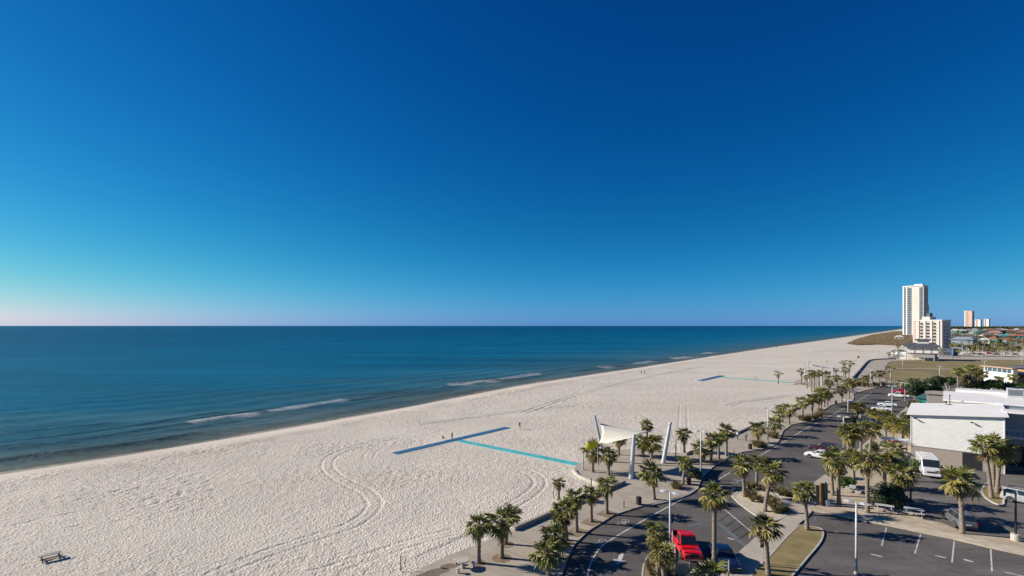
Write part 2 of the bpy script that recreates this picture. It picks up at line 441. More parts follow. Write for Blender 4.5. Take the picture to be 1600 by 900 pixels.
    bp = N.new('ShaderNodeBump'); bp.inputs['Strength'].default_value = 1.0; bp.inputs['Distance'].default_value = 0.9
    L.new(w1.outputs['Fac'], bp.inputs['Height']); L.new(bp.outputs[0], p.inputs['Normal'])
    return m
M['sea'] = sea_material()

def build_sea():
    s_mid = np.arange(-30, 420, 1.6)
    s_far = 420 * np.power(60000/420, np.linspace(0, 1, 130)[1:])
    s_neg = -30 - 1.6*np.cumsum(np.power(1.09, np.arange(70)))[::-1]
    s = np.concatenate([s_neg, s_mid, s_far])
    t = np.concatenate([np.linspace(-3, 70, 183), 70 + np.cumsum(0.4*np.power(1.085, np.arange(128)))])
    S, T = np.meshgrid(s, t, indexing='ij')
    wob = 0.9*np.sin(S*0.045) + 0.6*np.sin(S*0.11+1) + 0.3*np.sin(S*0.31)
    Z = np.full(S.shape, -0.40)
    # swell lines running in towards the beach (offset from the shore, reach along it, height)
    fade = np.exp(-np.maximum(T-8, 0)/90)
    Z += 0.17*fade*np.sin((T + wob*2 + 3*np.sin(S*0.02))*2*math.pi/13.0 + S*0.03) * np.clip((T-1)/6, 0, 1)
    foam = np.zeros(S.shape)
    def breaker(px0, py0, px1, py1, amp, width):
        a = G(px0, py0); b = G(px1, py1)
        sa = a.dot(U); sb_ = b.dot(U); ta = -a.dot(V) - float(shore(sa)); tb = -b.dot(V) - float(shore(sb_))
        k = np.clip((S - sa)/(sb_ - sa), -0.3, 1.3)
        tc = ta + (tb - ta)*k + 0.7*np.sin(S*0.12+sa) + 0.35*np.sin(S*0.37)
        ends = np.clip((S - sa)/5, 0, 1)*np.clip((sb_ - S)/9, 0, 1)
        d = T - tc
        w = width*(0.55+0.45*np.sin(S*0.21+sa)**2)
        f = np.where(d > 0, np.exp(-(d/(0.35))**2), np.exp(-(d/(1.5*w))**2)*0.80)
        np.maximum(foam, amp*f*ends, out=foam)
        return 0.42*np.exp(-((d-0.5)/1.6)**2)*np.clip(ends+0.3, 0, 1)
    for a in ((262, 663, 440, 640, 1.15, 3.0), (395, 646, 562, 619, 0.98, 5.5), (686, 603, 790, 592, 1.0, 7.0), (765, 594, 852, 581, 1.0, 6.0),
              (922, 574, 972, 571, 1.0, 9.0), (985, 568, 1020, 562, 1.0, 9.0), (1040, 560, 1078, 556, 1.0, 11.0), (1082, 553, 1120, 549, 1.0, 11.0)):
        Z += breaker(*a)
    # two unbroken dark-backed swells
    for px0, py0, px1, py1 in ((0, 689, 330, 645), (330, 648, 640, 607), (0, 716, 300, 676), (0, 676, 160, 660)):
        a = G(px0, py0); b = G(px1, py1); sa = a.dot(U); sb_ = b.dot(U)
        ta = -a.dot(V) - float(shore(sa)); tb = -b.dot(V) - float(shore(sb_))
        k = (S - sa)/(sb_ - sa); tc = ta + (tb-ta)*np.clip(k, -.2, 1.2) + 0.5*np.sin(S*.15)
        Z += 0.34*np.exp(-((T-tc)/1.1)**2)*np.clip(k*6+1, 0, 1)*np.clip((1-k)*6+1, 0, 1)
    # thin wash at the water's edge
    edge = wob*0.35
    np.maximum(foam, 0.62*np.exp(-((T-edge-0.3)/0.9)**2), out=foam)
    P = S[..., None]*np.array(U[:2]) - (shore(S)+T)[..., None]*np.array(V[:2])
    off = np.log1p(np.maximum(T, 0)/6.0)/math.log1p(1500/6.0)
    me = grid_mesh('sea', P[..., 0], P[..., 1], Z, M['sea'], {'offshore': off, 'foam': foam})
    o = meshobj('sea', me); tag(o, 'deep blue gulf water with small breakers along the sand', 'sea', kind='structure')
build_sea()

def sand_material():
    m = bpy.data.materials.new('sand'); m.use_nodes = True
    nt = m.node_tree; N = nt.nodes; L = nt.links; p = N['Principled BSDF']
    p.inputs['Roughness'].default_value = 0.95; p.inputs['Specular IOR Level'].default_value = 0.15
    geo = N.new('ShaderNodeNewGeometry')
    n1 = N.new('ShaderNodeTexNoise'); n1.inputs['Scale'].default_value = 0.045; n1.inputs['Detail'].default_value = 9; n1.inputs['Roughness'].default_value = 0.65
    mp = N.new('ShaderNodeMapping'); mp.inputs['Rotation'].default_value = (0, 0, R(-51)); mp.inputs['Scale'].default_value = (0.35, 1, 1)
    L.new(geo.outputs['Position'], mp.inputs['Vector']); L.new(mp.outputs[0], n1.inputs['Vector'])
    rp = N.new('ShaderNodeValToRGB'); rp.color_ramp.elements[0].position = 0.3; rp.color_ramp.elements[0].color = (0.555, 0.497, 0.412, 1)
    rp.color_ramp.elements[1].position = 0.7; rp.color_ramp.elements[1].color = (0.680, 0.618, 0.522, 1)
    L.new(n1.outputs['Fac'], rp.inputs['Fac'])
    wt = N.new('ShaderNodeAttribute'); wt.attribute_name = 'wet'
    mx = N.new('ShaderNodeMix'); mx.data_type = 'RGBA'; L.new(wt.outputs['Fac'], mx.inputs[0]); L.new(rp.outputs[0], mx.inputs[6]); mx.inputs[7].default_value = (0.40, 0.34, 0.265, 1)
    L.new(mx.outputs[2], p.inputs['Base Color'])
    vo = N.new('ShaderNodeTexVoronoi'); vo.inputs['Scale'].default_value = 4.2; vo.feature = 'SMOOTH_F1'; L.new(geo.outputs['Position'], vo.inputs['Vector'])
    n2 = N.new('ShaderNodeTexNoise'); n2.inputs['Scale'].default_value = 7.0; n2.inputs['Detail'].default_value = 4; L.new(geo.outputs['Position'], n2.inputs['Vector'])
    ad = N.new('ShaderNodeMath'); ad.operation = 'ADD'; L.new(vo.outputs['Distance'], ad.inputs[0]); L.new(n2.outputs['Fac'], ad.inputs[1])
    sm = N.new('ShaderNodeAttribute'); sm.attribute_name = 'trodden'
    bp = N.new('ShaderNodeBump'); bp.inputs['Distance'].default_value = 0.13
    L.new(sm.outputs['Fac'], bp.inputs['Strength'])
    L.new(ad.outputs[0], bp.inputs['Height']); L.new(bp.outputs[0], p.inputs['Normal'])
    return m
M['sand'] = sand_material()

def build_beach():
    sp = []; s = -22.0; ds = 0.24
    while s < 420:
        sp.append(s); ds = 0.24 if s < 95 else 0.24*(1+(s-95)/75.0); s += ds
    sp += list(420*np.power(60000/420, np.linspace(0, 1, 110))[1:])
    s = np.array([-6000, -1500, -400, -120, -50] + sp)
    # across the beach: from under the promenade (0) to under the water (1)
    W = 98.0
    tq = np.linspace(0, 1, 370)
    S, Q = np.meshgrid(s, tq, indexing='ij')
    T0 = np.interp(S, [-100, 44, 68, 95, 121, 160, 265, 400, 700, 60000], [34, 33.5, 32, 30.3, 28.8, 25.6, 23.2, 25, 8, 8])
    T1 = shore(S) + 6
    T = T0 + (T1 - T0)*Q
    D = shore(S) - T                   # metres from the water's edge
    near = np.clip((420 - S)/250, 0, 1)*np.clip((S+30)/6, 0, 1)
    rough = np.clip((D-1.6)/5, 0, 1)
    dist = np.clip((S-30)/200, 0, 1)
    Z = np.clip(-0.40 + 0.045*D, -1.2, 0.0)
    Z = np.where(D < 16, Z, 0.0) - 0.02
    Z += near*0.045*smooth_noise(S.shape, 26, RNG)*rough
    f1 = smooth_noise(S.shape, 3, RNG); f2 = smooth_noise(S.shape, 2, RNG); f3 = RNG.standard_normal(S.shape)
    foot = (0.010*f1 + 0.016*f2 + 0.017*f3)*(1 + 0.35*smooth_noise(S.shape, 40, RNG))
    Z += near*rough*foot*(1-0.1*dist)
    # low dry ridge along the high-water line
    Z += 0.07*np.exp(-((D-7-1.2*np.sin(S*.06))/2.5)**2)
    # wheel ruts
    X = S*U.x - T*V.x; Y = S*U.y - T*V.y
    def ruts(pxs, gauge=1.8, depth=0.095, width=0.2, single=False):
        pts = [G(*p) for p in pxs]
        # catmull-rom
        P = []
        for i in range(len(pts)-1):
            p0 = pts[max(i-1, 0)]; p1 = pts[i]; p2 = pts[i+1]; p3 = pts[min(i+2, len(pts)-1)]
            for k in range(8):
                u = k/8
                P.append(0.5*((2*p1)+(-p0+p2)*u+(2*p0-5*p1+4*p2-p3)*u*u+(-p0+3*p1-3*p2+p3)*u**3))
        P.append(pts[-1])
        for sgn in ((0,) if single else (-0.5, 0.5)):
            Q_ = []
            for i, p in enumerate(P):
                d = (P[min(i+1, len(P)-1)] - P[max(i-1, 0)]).normalized()
                Q_.append((p.x - d.y*gauge*sgn, p.y + d.x*gauge*sgn))
            Q_ = np.array(Q_)
            lo = Q_.min(0) - 2; hi = Q_.max(0) + 2
            sel = np.where((X > lo[0]) & (X < hi[0]) & (Y > lo[1]) & (Y < hi[1]))
            x = X[sel]; y = Y[sel]; best = np.full(x.shape, 9.0)
            for a, b in zip(Q_[:-1], Q_[1:]):
                ab = b - a; l2 = (ab**2).sum() + 1e-9
                k = np.clip(((x-a[0])*ab[0] + (y-a[1])*ab[1])/l2, 0, 1)
                best = np.minimum(best, np.hypot(x-a[0]-k*ab[0], y-a[1]-k*ab[1]))
            w = width
            Z[sel] += -depth*np.exp(-(best/w)**2) + 0.35*depth*np.exp(-((best-2.0*w)/(0.7*w))**2)
    ruts([(330, 900), (400, 870), (480, 843), (540, 824), (573, 805), (585, 787), (574, 770), (550, 758), (524, 744), (511, 728), (520, 712), (545, 701), (580, 692), (620, 683)])
    ruts([(480, 900), (560, 876), (640, 850), (712, 832)], depth=0.08)
    ruts([(800, 790), (828, 772), (842, 756), (838, 744), (818, 735)], depth=0.10)
    ruts([(1066, 700), (1067, 670), (1068, 634)], depth=0.07, gauge=1.9)
    ruts([(1140, 634), (1165, 627), (1200, 623), (1235, 618)], depth=0.12, width=0.45)
    ruts([(575, 716), (582, 704), (600, 694)], depth=0.07)
    ruts([(0, 824), (60, 812), (120, 800), (190, 786)], depth=0.06, single=True)
    ruts([(820, 645), (900, 618), (1000, 592), (1100, 572)], depth=0.10, width=0.5)
    ruts([(660, 662), (740, 652), (830, 640), (900, 634)], depth=0.10, width=0.45)
    for pa, pb in (((612, 710), (798, 667)), ((716, 688.5), (910, 727)), ((1092, 595.5), (1130, 586.5))):   # sand lies level under the access mats
        a = G(*pa); b = G(*pb); ab = b - a; l2 = ab.x**2 + ab.y**2
        k = np.clip(((X-a.x)*ab.x + (Y-a.y)*ab.y)/l2, 0, 1); d = np.hypot(X-a.x-k*ab.x, Y-a.y-k*ab.y)
        q = np.clip((2.2-d)/0.9, 0, 1); Z = Z*(1-q) - 0.01*q
    edge_t = T - T0
    Z = np.where(edge_t < 6, np.minimum(Z, 0.02 + 0.0*Z), Z) - 0.08*np.clip(1-edge_t/3, 0, 1)
    wet = np.clip(1 - np.abs(D-0.2)/1.0, 0, 1)*0.8
    wet = np.maximum(wet, 0.35*np.exp(-((D-9-2*np.sin(S*.05))/3.5)**2)*np.clip(smooth_noise(S.shape, 12, RNG)*0.6+0.5, 0, 1))
    trod = np.clip(rough*(0.95-0.05*dist), 0.05, 1)
    me = grid_mesh('beach', X, Y, Z, M['sand'], {'wet': wet, 'trodden': trod})
    o = meshobj('beach', me); tag(o, 'wide white sand beach full of footprints and wheel ruts', 'beach', kind='structure')
build_beach()

def sheet(name, pts, z, m, label=None, base=None, kind='structure', cat=None):
    """flat piece of ground; pts surveyed on the ground plane"""
    P = [G(*p) if len(p) == 2 else Vector(p) for p in pts]
    b = MB().prism([(p.x, p.y) for p in P], (z-0.25) if base is None else base, z)
    o = b.build(name, m)
    tag(o, label, cat, kind=kind)
    return o
def line_strip(mb, pts, w, z):
    P = [Vector(p) for p in pts]
    n = len(P); L_ = []; R_ = []
    for i in range(n):
        d = (P[min(i+1, n-1)] - P[max(i-1, 0)]); d.z = 0; d.normalize()
        q = Vector((-d.y, d.x, 0))*w/2
        L_.append((P[i].x+q.x, P[i].y+q.y, z)); R_.append((P[i].x-q.x, P[i].y-q.y, z))
    mb.add(L_ + R_, [(i, n+i, n+i+1, i+1) for i in range(n-1)])
    return mb
def curve(pxs, n=6, z=0):
    pts = [G(*p) for p in pxs]; P = []
    for i in range(len(pts)-1):
        p0 = pts[max(i-1, 0)]; p1 = pts[i]; p2 = pts[i+1]; p3 = pts[min(i+2, len(pts)-1)]
        for k in range(n):
            u = k/n
            P.append(0.5*((2*p1)+(-p0+p2)*u+(2*p0-5*p1+4*p2-p3)*u*u+(-p0+3*p1-3*p2+p3)*u**3))
    P.append(pts[-1])
    return P

# inland ground: one sheet out to the horizon
def build_land():
    b = MB()
    a0 = ST(-6000, 24); a1 = ST(60, 27); a2 = ST(430, 22); a3 = ST(700, 10); a4 = ST(60000, 10); a5 = ST(60000, -90000); a6 = ST(-6000, -90000)
    b.add([(p.x, p.y, -0.012) for p in (a0, a1, a2, a3, a4, a5, a6)], [(0, 6, 5, 4, 3, 2, 1)])
    o = b.build('ground', M['land']); tag(o, 'sandy inland ground behind the beach', 'ground', kind='structure')
build_land()

KERB = [(860, 960), (878, 900), (886, 876), (898, 852), (920, 831), (960, 806), (1010, 790), (1044, 783), (1074, 773), (1092, 762), (1094, 756), (1098, 746), (1113, 732),
        (1135, 717), (1160, 707), (1185, 704), (1202, 701), (1213, 695), (1219, 687), (1224, 674), (1238, 664), (1264, 659), (1281, 655), (1284, 648), (1288, 641), (1300, 633),
        (1324, 628), (1334, 625), (1335, 621), (1333, 616), (1353, 610), (1375, 605.5), (1385, 600)]
WALL = [(1385, 594), (1377, 588), (1388, 567), (1400, 561.5), (1372, 562.5), (1361, 563.5), (1354, 567), (1332, 592), (1318, 588), (1290, 587), (1262, 590), (1247, 595), (1238, 599), (1252, 602.5), (1268, 607.5),
        (1283, 614), (1300, 614.5), (1247, 639), (1190, 662), (1168, 671), (1138, 685), (1092, 705), (1070, 713), (1045, 708), (1010, 702), (965, 704), (928, 714), (902, 727),
        (896, 735), (905, 746), (930, 756), (950, 761), (976, 757), (920, 780), (868, 803), (805, 830), (740, 855), (700, 870), (660, 889), (600, 925), (560, 960)]
road = sheet('road', [(800, 1000), (800, 930), (870, 850), (960, 790), (1090, 740), (1200, 688), (1300, 625), (1360, 600), (1420, 596), (1500, 601), (1500, 606), (1424, 611), (1424, 690), (1440, 735), (1700, 735), (1900, 800), (2400, 1100), (1200, 1100)], 0.004, M['asphalt'], 'grey asphalt coast road and parking lots', base=-0.008)
walk = sheet('promenade', KERB + WALL, 0.15, M['walk'], 'pale concrete beach promenade')

# lot surfaces
sheet('parking_lot', [(1268, 801), (1340, 814.5), (1392, 824.5), (1440, 834.5), (1490, 844.5), (1548, 858.5), (1640, 878), (2000, 960), (1200, 960), (1240, 900), (1286, 846), (1286, 832), (1250, 820)], 0.008, M['asphalt_lot'], 'grey parking lot with white bay lines', base=-0.006)
sheet('driveway', [(1424, 718), (1432, 741), (1412, 771), (1430, 800), (1447, 813), (1472, 817), (1512, 835), (1582, 841), (1700, 862), (1760, 800), (1700, 741), (1571, 741)], 0.009, M['asphalt_old'], 'worn grey driveway in front of the white building', base=-0.006)

# raised pieces with their own kerbs
sheet('verge', [(1268, 799), (1263, 783), (1274, 757), (1300, 737), (1340, 706), (1378, 674), (1420, 637), (1424, 650), (1424, 716), (1430, 741), (1409, 771), (1427, 801), (1445, 814), (1471, 818), (1511, 836), (1581, 843), (1640, 856), (1640, 876.5), (1548, 857), (1490, 843), (1440, 833), (1392, 823), (1340, 813)], 0.11, M['verge'], 'sandy verge between the parking lot and the driveway')
sheet('sidewalk', [(1110, 915), (1148, 870), (1187, 835), (1225, 811), (1234, 800), (1217, 783), (1236, 779.5), (1258, 781), (1262, 784), (1269, 800), (1263, 808), (1247, 821), (1224, 844), (1204, 868), (1176, 894), (1168, 912)], 0.13, M['concrete'], 'concrete path crossing between the parking lots')
sheet('roadside_walk', [(1267, 763), (1273, 754), (1299, 735), (1339, 704), (1377, 671), (1419, 634), (1427, 634), (1391, 672), (1354, 706), (1318, 738), (1290, 762), (1276, 770)], 0.135, M['concrete'], 'concrete sidewalk along the inland side of the road')
sheet('verge_edge_path', [(1276, 800), (1340, 813.2), (1392, 823.2), (1440, 833.2), (1490, 843.2), (1548, 857.2), (1640, 877), (1640, 868), (1548, 849), (1490, 836), (1440, 826), (1392, 817), (1350, 809)], 0.118, M['planter_sand'], 'pale sand strip beside the parking bays', base=-0.1)
def bed(name, pts, m, label, z=0.14, kw=0.16):
    P = curve(pts + [pts[0]], 4)[:-1]
    b = MB().prism([(p.x, p.y) for p in P], -0.2, z-0.03)
    o = b.build(name, m); tag(o, label, kind='structure')
    # kerb ring
    k = MB(); n = len(P)
    ar = sum(P[i].x*P[(i+1) % n].y - P[(i+1) % n].x*P[i].y for i in range(n))
    sg = 1 if ar > 0 else -1
    I = []; O = []
    for i in range(n):
        d = P[(i+1) % n] - P[i-1]; d.z = 0; d.normalize(); q = Vector((d.y, -d.x, 0))*sg
        O.append(P[i] + q*kw*0.6); I.append(P[i] - q*kw*0.4)
    vs = [(p.x, p.y, -0.1) for p in O] + [(p.x, p.y, z) for p in O] + [(p.x, p.y, z) for p in I] + [(p.x, p.y, z-0.1) for p in I]
    fs = []
    for i in range(n):
        j = (i+1) % n
        fs += [(i, j, n+j, n+i), (n+i, n+j, 2*n+j, 2*n+i), (2*n+i, 2*n+j, 3*n+j, 3*n+i)]
    k.add(vs, fs); k.build('kerb', M['kerb'], o)
    return o
bed('planting_island', [(1145, 776), (1152, 771), (1168, 763), (1188, 756), (1197, 758), (1204, 769), (1217, 781), (1232, 795), (1222, 810), (1203, 814), (1184, 807), (1157, 788)], M['planter_sand'], 'sandy planting island with palms and grass clumps', kw=0.3)
bed('grass_island', [(1249, 822), (1279, 826), (1286, 834), (1281, 849), (1262, 872), (1240, 898), (1210, 930), (1165, 930), (1180, 893), (1206, 867), (1228, 842)], M['dry_grass'], 'dry grass island with dark kerb beside the parking lot')
bed('road_island', [(1005, 960), (1004, 905), (1006, 886), (1012, 872), (1022, 862), (1040, 850), (1051, 848), (1054, 860), (1053, 905), (1050, 960)], M['mulch'], 'narrow mulched island left of the red pickup')
bed('corner_island', [(1535, 766), (1543, 756), (1566, 761), (1567, 787), (1557, 788), (1544, 781), (1536, 773)], M['dry_grass'], 'rounded grass corner island in the driveway', kw=0.25)
bed('planter_strip', [(1224, 781), (1214, 773), (1206, 764), (1222, 764), (1240, 771), (1252, 779), (1240, 780)], M['planter_sand'], 'narrow planting strip with grass clumps by the crossing')
sheet('grass_field', [(1378, 593), (1381, 575), (1390, 567), (1404, 562), (1470, 559.5), (1600, 561), (1660, 566), (1660, 580), (1560, 590), (1440, 596), (1400, 596)], 0.03, M['field'], 'dry brown grass field beyond the car park', base=-0.1)
pth = MB(); line_strip(pth, [G(1382, 575.5), G(1440, 576), G(1500, 576.3), G(1562, 577)], 2.4, 0.036); o = pth.build('field_path', M['concrete']); tag(o, 'pale path across the grass field', kind='structure')
sheet('plaza_pavement', [(1384, 566.5), (1392, 560.5), (1420, 558), (1490, 558), (1610, 558.5), (1640, 561), (1600, 562.5), (1470, 561), (1405, 563)], 0.04, M['concrete'], 'pale pavement in front of the beach pavilion', base=-0.1)
sheet('sandy_lot', [(1486, 552), (1500, 549.5), (1600, 549), (1650, 551), (1640, 557.5), (1570, 556), (1490, 555.5)], 0.05, M['sand'], 'pale sandy lot far beyond the field', base=-0.1)

# painted lines
def painted(name, mb, m, label):
    o = mb.build(name, m); tag(o, label, 'road marking', kind='structure'); return o
b = MB(); line_strip(b, curve([(905, 960), (918, 900), (924, 878), (938, 856), (960, 840), (992, 821), (1018, 806), (1044, 792), (1064, 781), (1088, 768), (1114, 754), (1152, 732), (1184, 714), (1203, 703), (1234, 685), (1257, 671), (1280, 659), (1311, 642), (1343, 625), (1362, 613)]), 0.17, 0.0125)
painted('lane_line', b, M['line_white'], 'long white line of the bike lane')
b = MB()
for (p, q) in (((1385, 824.5), (1377.5, 853)), ((1438.5, 835), (1429.5, 865)), ((1491, 845.5), (1487.5, 879)), ((1548, 858.5), (1550, 893)), ((1614, 873), (1625, 915))):
    line_strip(b, [G(*p), G(*q)], 0.12, 0.0125)
painted('bay_line', b, M['line_white'], 'white parking bay lines')
b = MB(); line_strip(b, [G(1132, 796), G(1174, 831)], 0.13, 0.0125); painted('hatch_border', b, M['line_white'], 'white border line of the hatched zone')
b = MB()
for (p, q) in (((1140, 803), (1121, 816)), ((1149, 812), (1134, 823)), ((1160, 821), (1143, 833)), ((1171, 830), (1154, 843))):
    line_strip(b, [G(*p), G(*q)], 0.13, 0.0125)
painted('hatch_line', b, M['line_dark'], 'dark hatch strokes on the asphalt')
b = MB(); line_strip(b, [G(1118, 813), G(1168, 856)], 0.55, 0.0115); line_strip(b, [G(1076, 822), G(1096, 818)], 0.5, 0.0115)
painted('blue_marking', b, M['line_blue'], 'faded blue bay marking')
b = MB()
for px, py in ((1272, 812), (1262, 804)):
    line_strip(b, [G(px, py), G(px+7, py-9)], 0.25, 0.0125)
painted('blue_edge_mark', b, M['line_blue'], 'faded blue edge mark by the ramp')
def arrow(px, py, ang, L_=1.9, m='line_worn'):
    c = G(px, py); b = MB(); ca, sa = math.cos(ang), math.sin(ang)
    pts = [(-.5, -.10), (.05, -.10), (.05, -.32), (.5, 0), (.05, .32), (.05, .10), (-.5, .10)]
    b.add([(c.x + L_*(x*ca - y*sa*0.8), c.y + L_*(x*sa + y*ca*0.8), 0.0127) for x, y in pts], [(0, 1, 5, 6), (2, 3, 4)])
    painted('lane_arrow', b, M[m], 'worn white arrow painted on the lane')
AU = math.atan2(U.y, U.x)
arrow(968, 874, AU + math.pi + 0.3, 2.6, 'line_white')
def bike_symbol(px, py):
    c = G(px, py); b = MB()
    for k in (-0.55, 0.55):
        ring = [(c + U*(k + 0.42*math.cos(t)) + V*0.42*math.sin(t)) for t in np.linspace(0, 2*math.pi, 13)]
        line_strip(b, ring, 0.09, 0.0127)
    line_strip(b, [c - U*0.55, c + V*0.3, c + U*0.55], 0.12, 0.0128)
    painted('bike_symbol', b, M['line_worn'], 'white bicycle symbol painted in the bike lane')
for p in ((938, 848), (974, 816), (1150, 752), (1224, 695), (1255, 672)): bike_symbol(*p)
for p in ((1146, 764), (1136, 766), (1161, 750)):
    arrow(p[0], p[1], AU, 1.6)
for i, (px, py, w, h) in enumerate(((1142, 842, 1.0, .5), (1470, 870, .9, .35), (1513, 876, .9, .5), (1370, 868, 1.2, .4), (1308, 832, .6, .3), (1592, 899, 2.2, .3))):
    c = G(px, py); b = MB()
    ang = random.random()*3; pts = []
    for t in np.linspace(0, 2*math.pi, 11)[:-1]:
        r = 0.5*(0.7+0.5*random.random()); x = w*r*math.cos(t); y = h*r*math.sin(t)
        pts.append((c.x + x*V.x + y*U.x, c.y + x*V.y + y*U.y))
    b.add([(x, y, 0.0126) for x, y in pts], [tuple(range(len(pts)))])
    painted('paint_splash', b, M['line_worn'], 'worn white paint patch on the asphalt')
for px, py, r in ((1103, 797, .35), (1324, 818, .42)):
    c = G(px, py); b = MB().lathe([(r, 0.0), (r, 0.016)], 18, (c.x, c.y)); b.build('manhole_cover', M['patch_dark'])
    tag(bpy.context.scene.objects[-1] if False else COL.objects[-1], 'round dark manhole cover ' + ('near the tall palm by the hatched zone' if px < 1200 else 'in the right parking lot below the verge'), 'manhole')

# concrete joints of the promenade (saw cuts)
b = MB()
for s in np.arange(22, 120, 3.0):
    t0 = np.interp(s, [22, 44, 68, 95, 121], [36.2, 35.3, 33.6, 31.8, 30.4]); t1 = np.interp(s, [22, 46, 65, 92, 125], [29.6, 29.3, 27.0, 27.6, 25.0])
    line_strip(b, [ST(s, t0), ST(s, t1)], 0.05, 0.1545)
o = b.build('pavement_joint', M['wet_brown'], walk); tag(o, kind='stuff')
# seat wall along the sand
def seat_wall(pxs, h, w, label, m='wall_concrete'):
    P = curve(pxs, 4); b = MB(); n = len(P)
    A = []; B = []
    for i in range(n):
        d = P[min(i+1, n-1)] - P[max(i-1, 0)]; d.z = 0; d.normalize(); q = Vector((-d.y, d.x, 0))*w/2
        A.append(P[i]+q); B.append(P[i]-q)
    vs = []
    for z in (-0.2, h):
        vs += [(p.x, p.y, z) for p in A] + [(p.x, p.y, z) for p in B]
    fs = []
    for i in range(n-1):
        fs += [(2*n+i, 3*n+i, 3*n+i+1, 2*n+i+1), (i, i+1, 2*n+i+1, 2*n+i), (n+i+1, n+i, 3*n+i, 3*n+i+1)]
    fs += [(0, 2*n, 3*n, n), (n-1, 2*n-1, 4*n-1, 3*n-1)]
    b.add(vs, fs)
    o = b.build('seat_wall', M[m]); bm = bmesh.new(); bm.from_mesh(o.data); bmesh.ops.recalc_face_normals(bm, faces=bm.faces); bm.to_mesh(o.data); bm.free()
    tag(o, label, 'wall'); return o
seat_wall([(803, 831), (840, 815), (868, 802.5), (920, 780), (976, 756.5)], 0.58, 0.4, 'low concrete seat wall along the sand behind the near palms')
seat_wall([(896, 736), (905, 746), (930, 756), (945, 760)], 0.4, 0.35, 'curved beige edge wall of the sail plaza', 'kerb')
seat_wall([(1071, 712.5), (1093, 704.5)], 0.5, 0.4, 'short seat wall right of the shade sail')
seat_wall([(1138, 685), (1168, 671), (1192, 661)], 0.5, 0.4, 'seat wall behind the two people walking')
seat_wall([(1228, 647), (1247, 639), (1262, 632), (1283, 622.5)], 0.5, 0.4, 'seat wall by the red flag')
seat_wall([(1300, 615), (1311, 609.5)], 0.5, 0.4, 'short seat wall beside the second plaza')
seat_wall([(1332, 592), (1345, 577), (1354, 567), (1361, 563.5), (1372, 562.3), (1400, 561.2)], 0.8, 0.5, 'long curved seat wall rounding the grass field')
seat_wall([(1098, 764), (1150, 740)] if False else [(1012, 791.5), (1044, 784.5), (1074, 774.5), (1091, 763.5)], 0.17, 0.18, 'light kerb of the rounded kerb extension', 'kerb')
# wet patches below the round table
b = MB()
for px, py, rx, ry in ((702, 887, .75, .55), (684, 895, .95, .6), (668, 902, 1.0, .6)):
    c = G(px, py); ring = []
    for t in np.linspace(0, 2*math.pi, 18)[:-1]:
        ring.append((c.x + rx*math.cos(t)*1.15, c.y + ry*math.sin(t) + 0.25*rx*math.cos(t), 0.1555 + 0.001*(px % 3)))
    b.add(ring, [tuple(range(len(ring)))])
o = b.build('wet_patch', M['wet_brown']); tag(o, 'brown damp patch on the promenade', kind='structure')
# ------------------------------------------------------------------ palms
def frond_mesh(name, m, seed, droop=0.28, width=0.085, spread=118, nseg=15):
    r = random.Random(seed); b = MB()
    def bend(x, y, z=0):
        rr = math.hypot(x, y)
        return (x, y, z - droop*rr*rr)
    L0 = 0.78                                   # petiole
    p = [bend(0, -0.02), bend(0, 0.02), bend(L0, 0.018), bend(L0, -0.018)]
    b.add(p, [(0, 3, 2, 1)])
    for k in range(nseg):
        a = R(-spread + 2*spread*k/(nseg-1)) + r.uniform(-.05, .05)
        ln = (0.47 + 0.27*math.cos(a*0.8))*r.uniform(0.85, 1.08)
        ca, sa = math.cos(a), math.sin(a)
        w = width*r.uniform(0.8, 1.2)
        fold = 0.05*(1 if k % 2 else -1)
        def q(u, v, dz):
            x = L0 + u*ca - v*sa; y = u*sa + v*ca
            return bend(x, y, dz)
        vs = [q(0, 0, 0), q(ln*0.45, w*0.55, fold), q(ln*0.45, -w*0.55, -fold), q(ln*0.8, w*0.4, -0.05), q(ln*0.8, -w*0.4, -0.05-fold), q(ln, 0, -0.16*r.uniform(.5, 1.6))]
        b.add(vs, [(0, 2, 1), (1, 2, 4, 3), (3, 4, 5)])
    return b.mesh(name, m)
FR = [frond_mesh('frond', M['frond'], i, 0.05 + 0.07*i) for i in range(4)]
FRY = [frond_mesh('frond', M['frond_yellow'], 20+i, 0.16 + 0.1*i) for i in range(2)]
FRD = [frond_mesh('dead_frond', M['frond_dead'], 40+i, 0.45, 0.06, 80, 11) for i in range(3)]
def frond_placements(seed, n=34, nd=6):
    r = random.Random(seed); out = []
    for k in range(n):
        q = (k+0.5)/n
        el = R(84 - 118*q**0.85 + r.uniform(-13, 13)); az = k*2.39996 + r.uniform(-.25, .25)
        sc = r.uniform(0.72, 1.22)*(0.75 if q < 0.15 else 1.0)
        me = r.choice(FR) if (q < 0.45 or r.random() < .55) else r.choice(FRY)
        out.append((me, az, el, r.uniform(-.5, .5), sc))
    for k in range(nd):
        out.append((r.choice(FRD), r.uniform(0, 6.28), R(r.uniform(-82, -52)), r.uniform(-.4, .4), r.uniform(.7, 1.0)))
    return out
def frond_matrix(az, el, roll, sc):
    return Matrix.Rotation(az, 4, 'Z') @ Matrix.Rotation(-el, 4, 'Y') @ Matrix.Rotation(roll, 4, 'X') @ Matrix.Scale(sc, 4)
def crown_core(seed):
    r = random.Random(seed); b = MB()
    b.lathe([(0.10, -0.55), (0.20, -0.35), (0.24, -0.1), (0.17, 0.12), (0.04, 0.4)], 8)
    for k in range(16):                          # old leaf bases
        a = k*2.4; z = -0.45 + 0.03*k
        d = Vector((math.cos(a), math.sin(a), 0))
        b.tube(Vector((0, 0, z)) + d*0.1, Vector((0, 0, z+0.22)) + d*0.36, 0.05, 0.02, 4)
    return b.mesh('crown', M['trunk'])
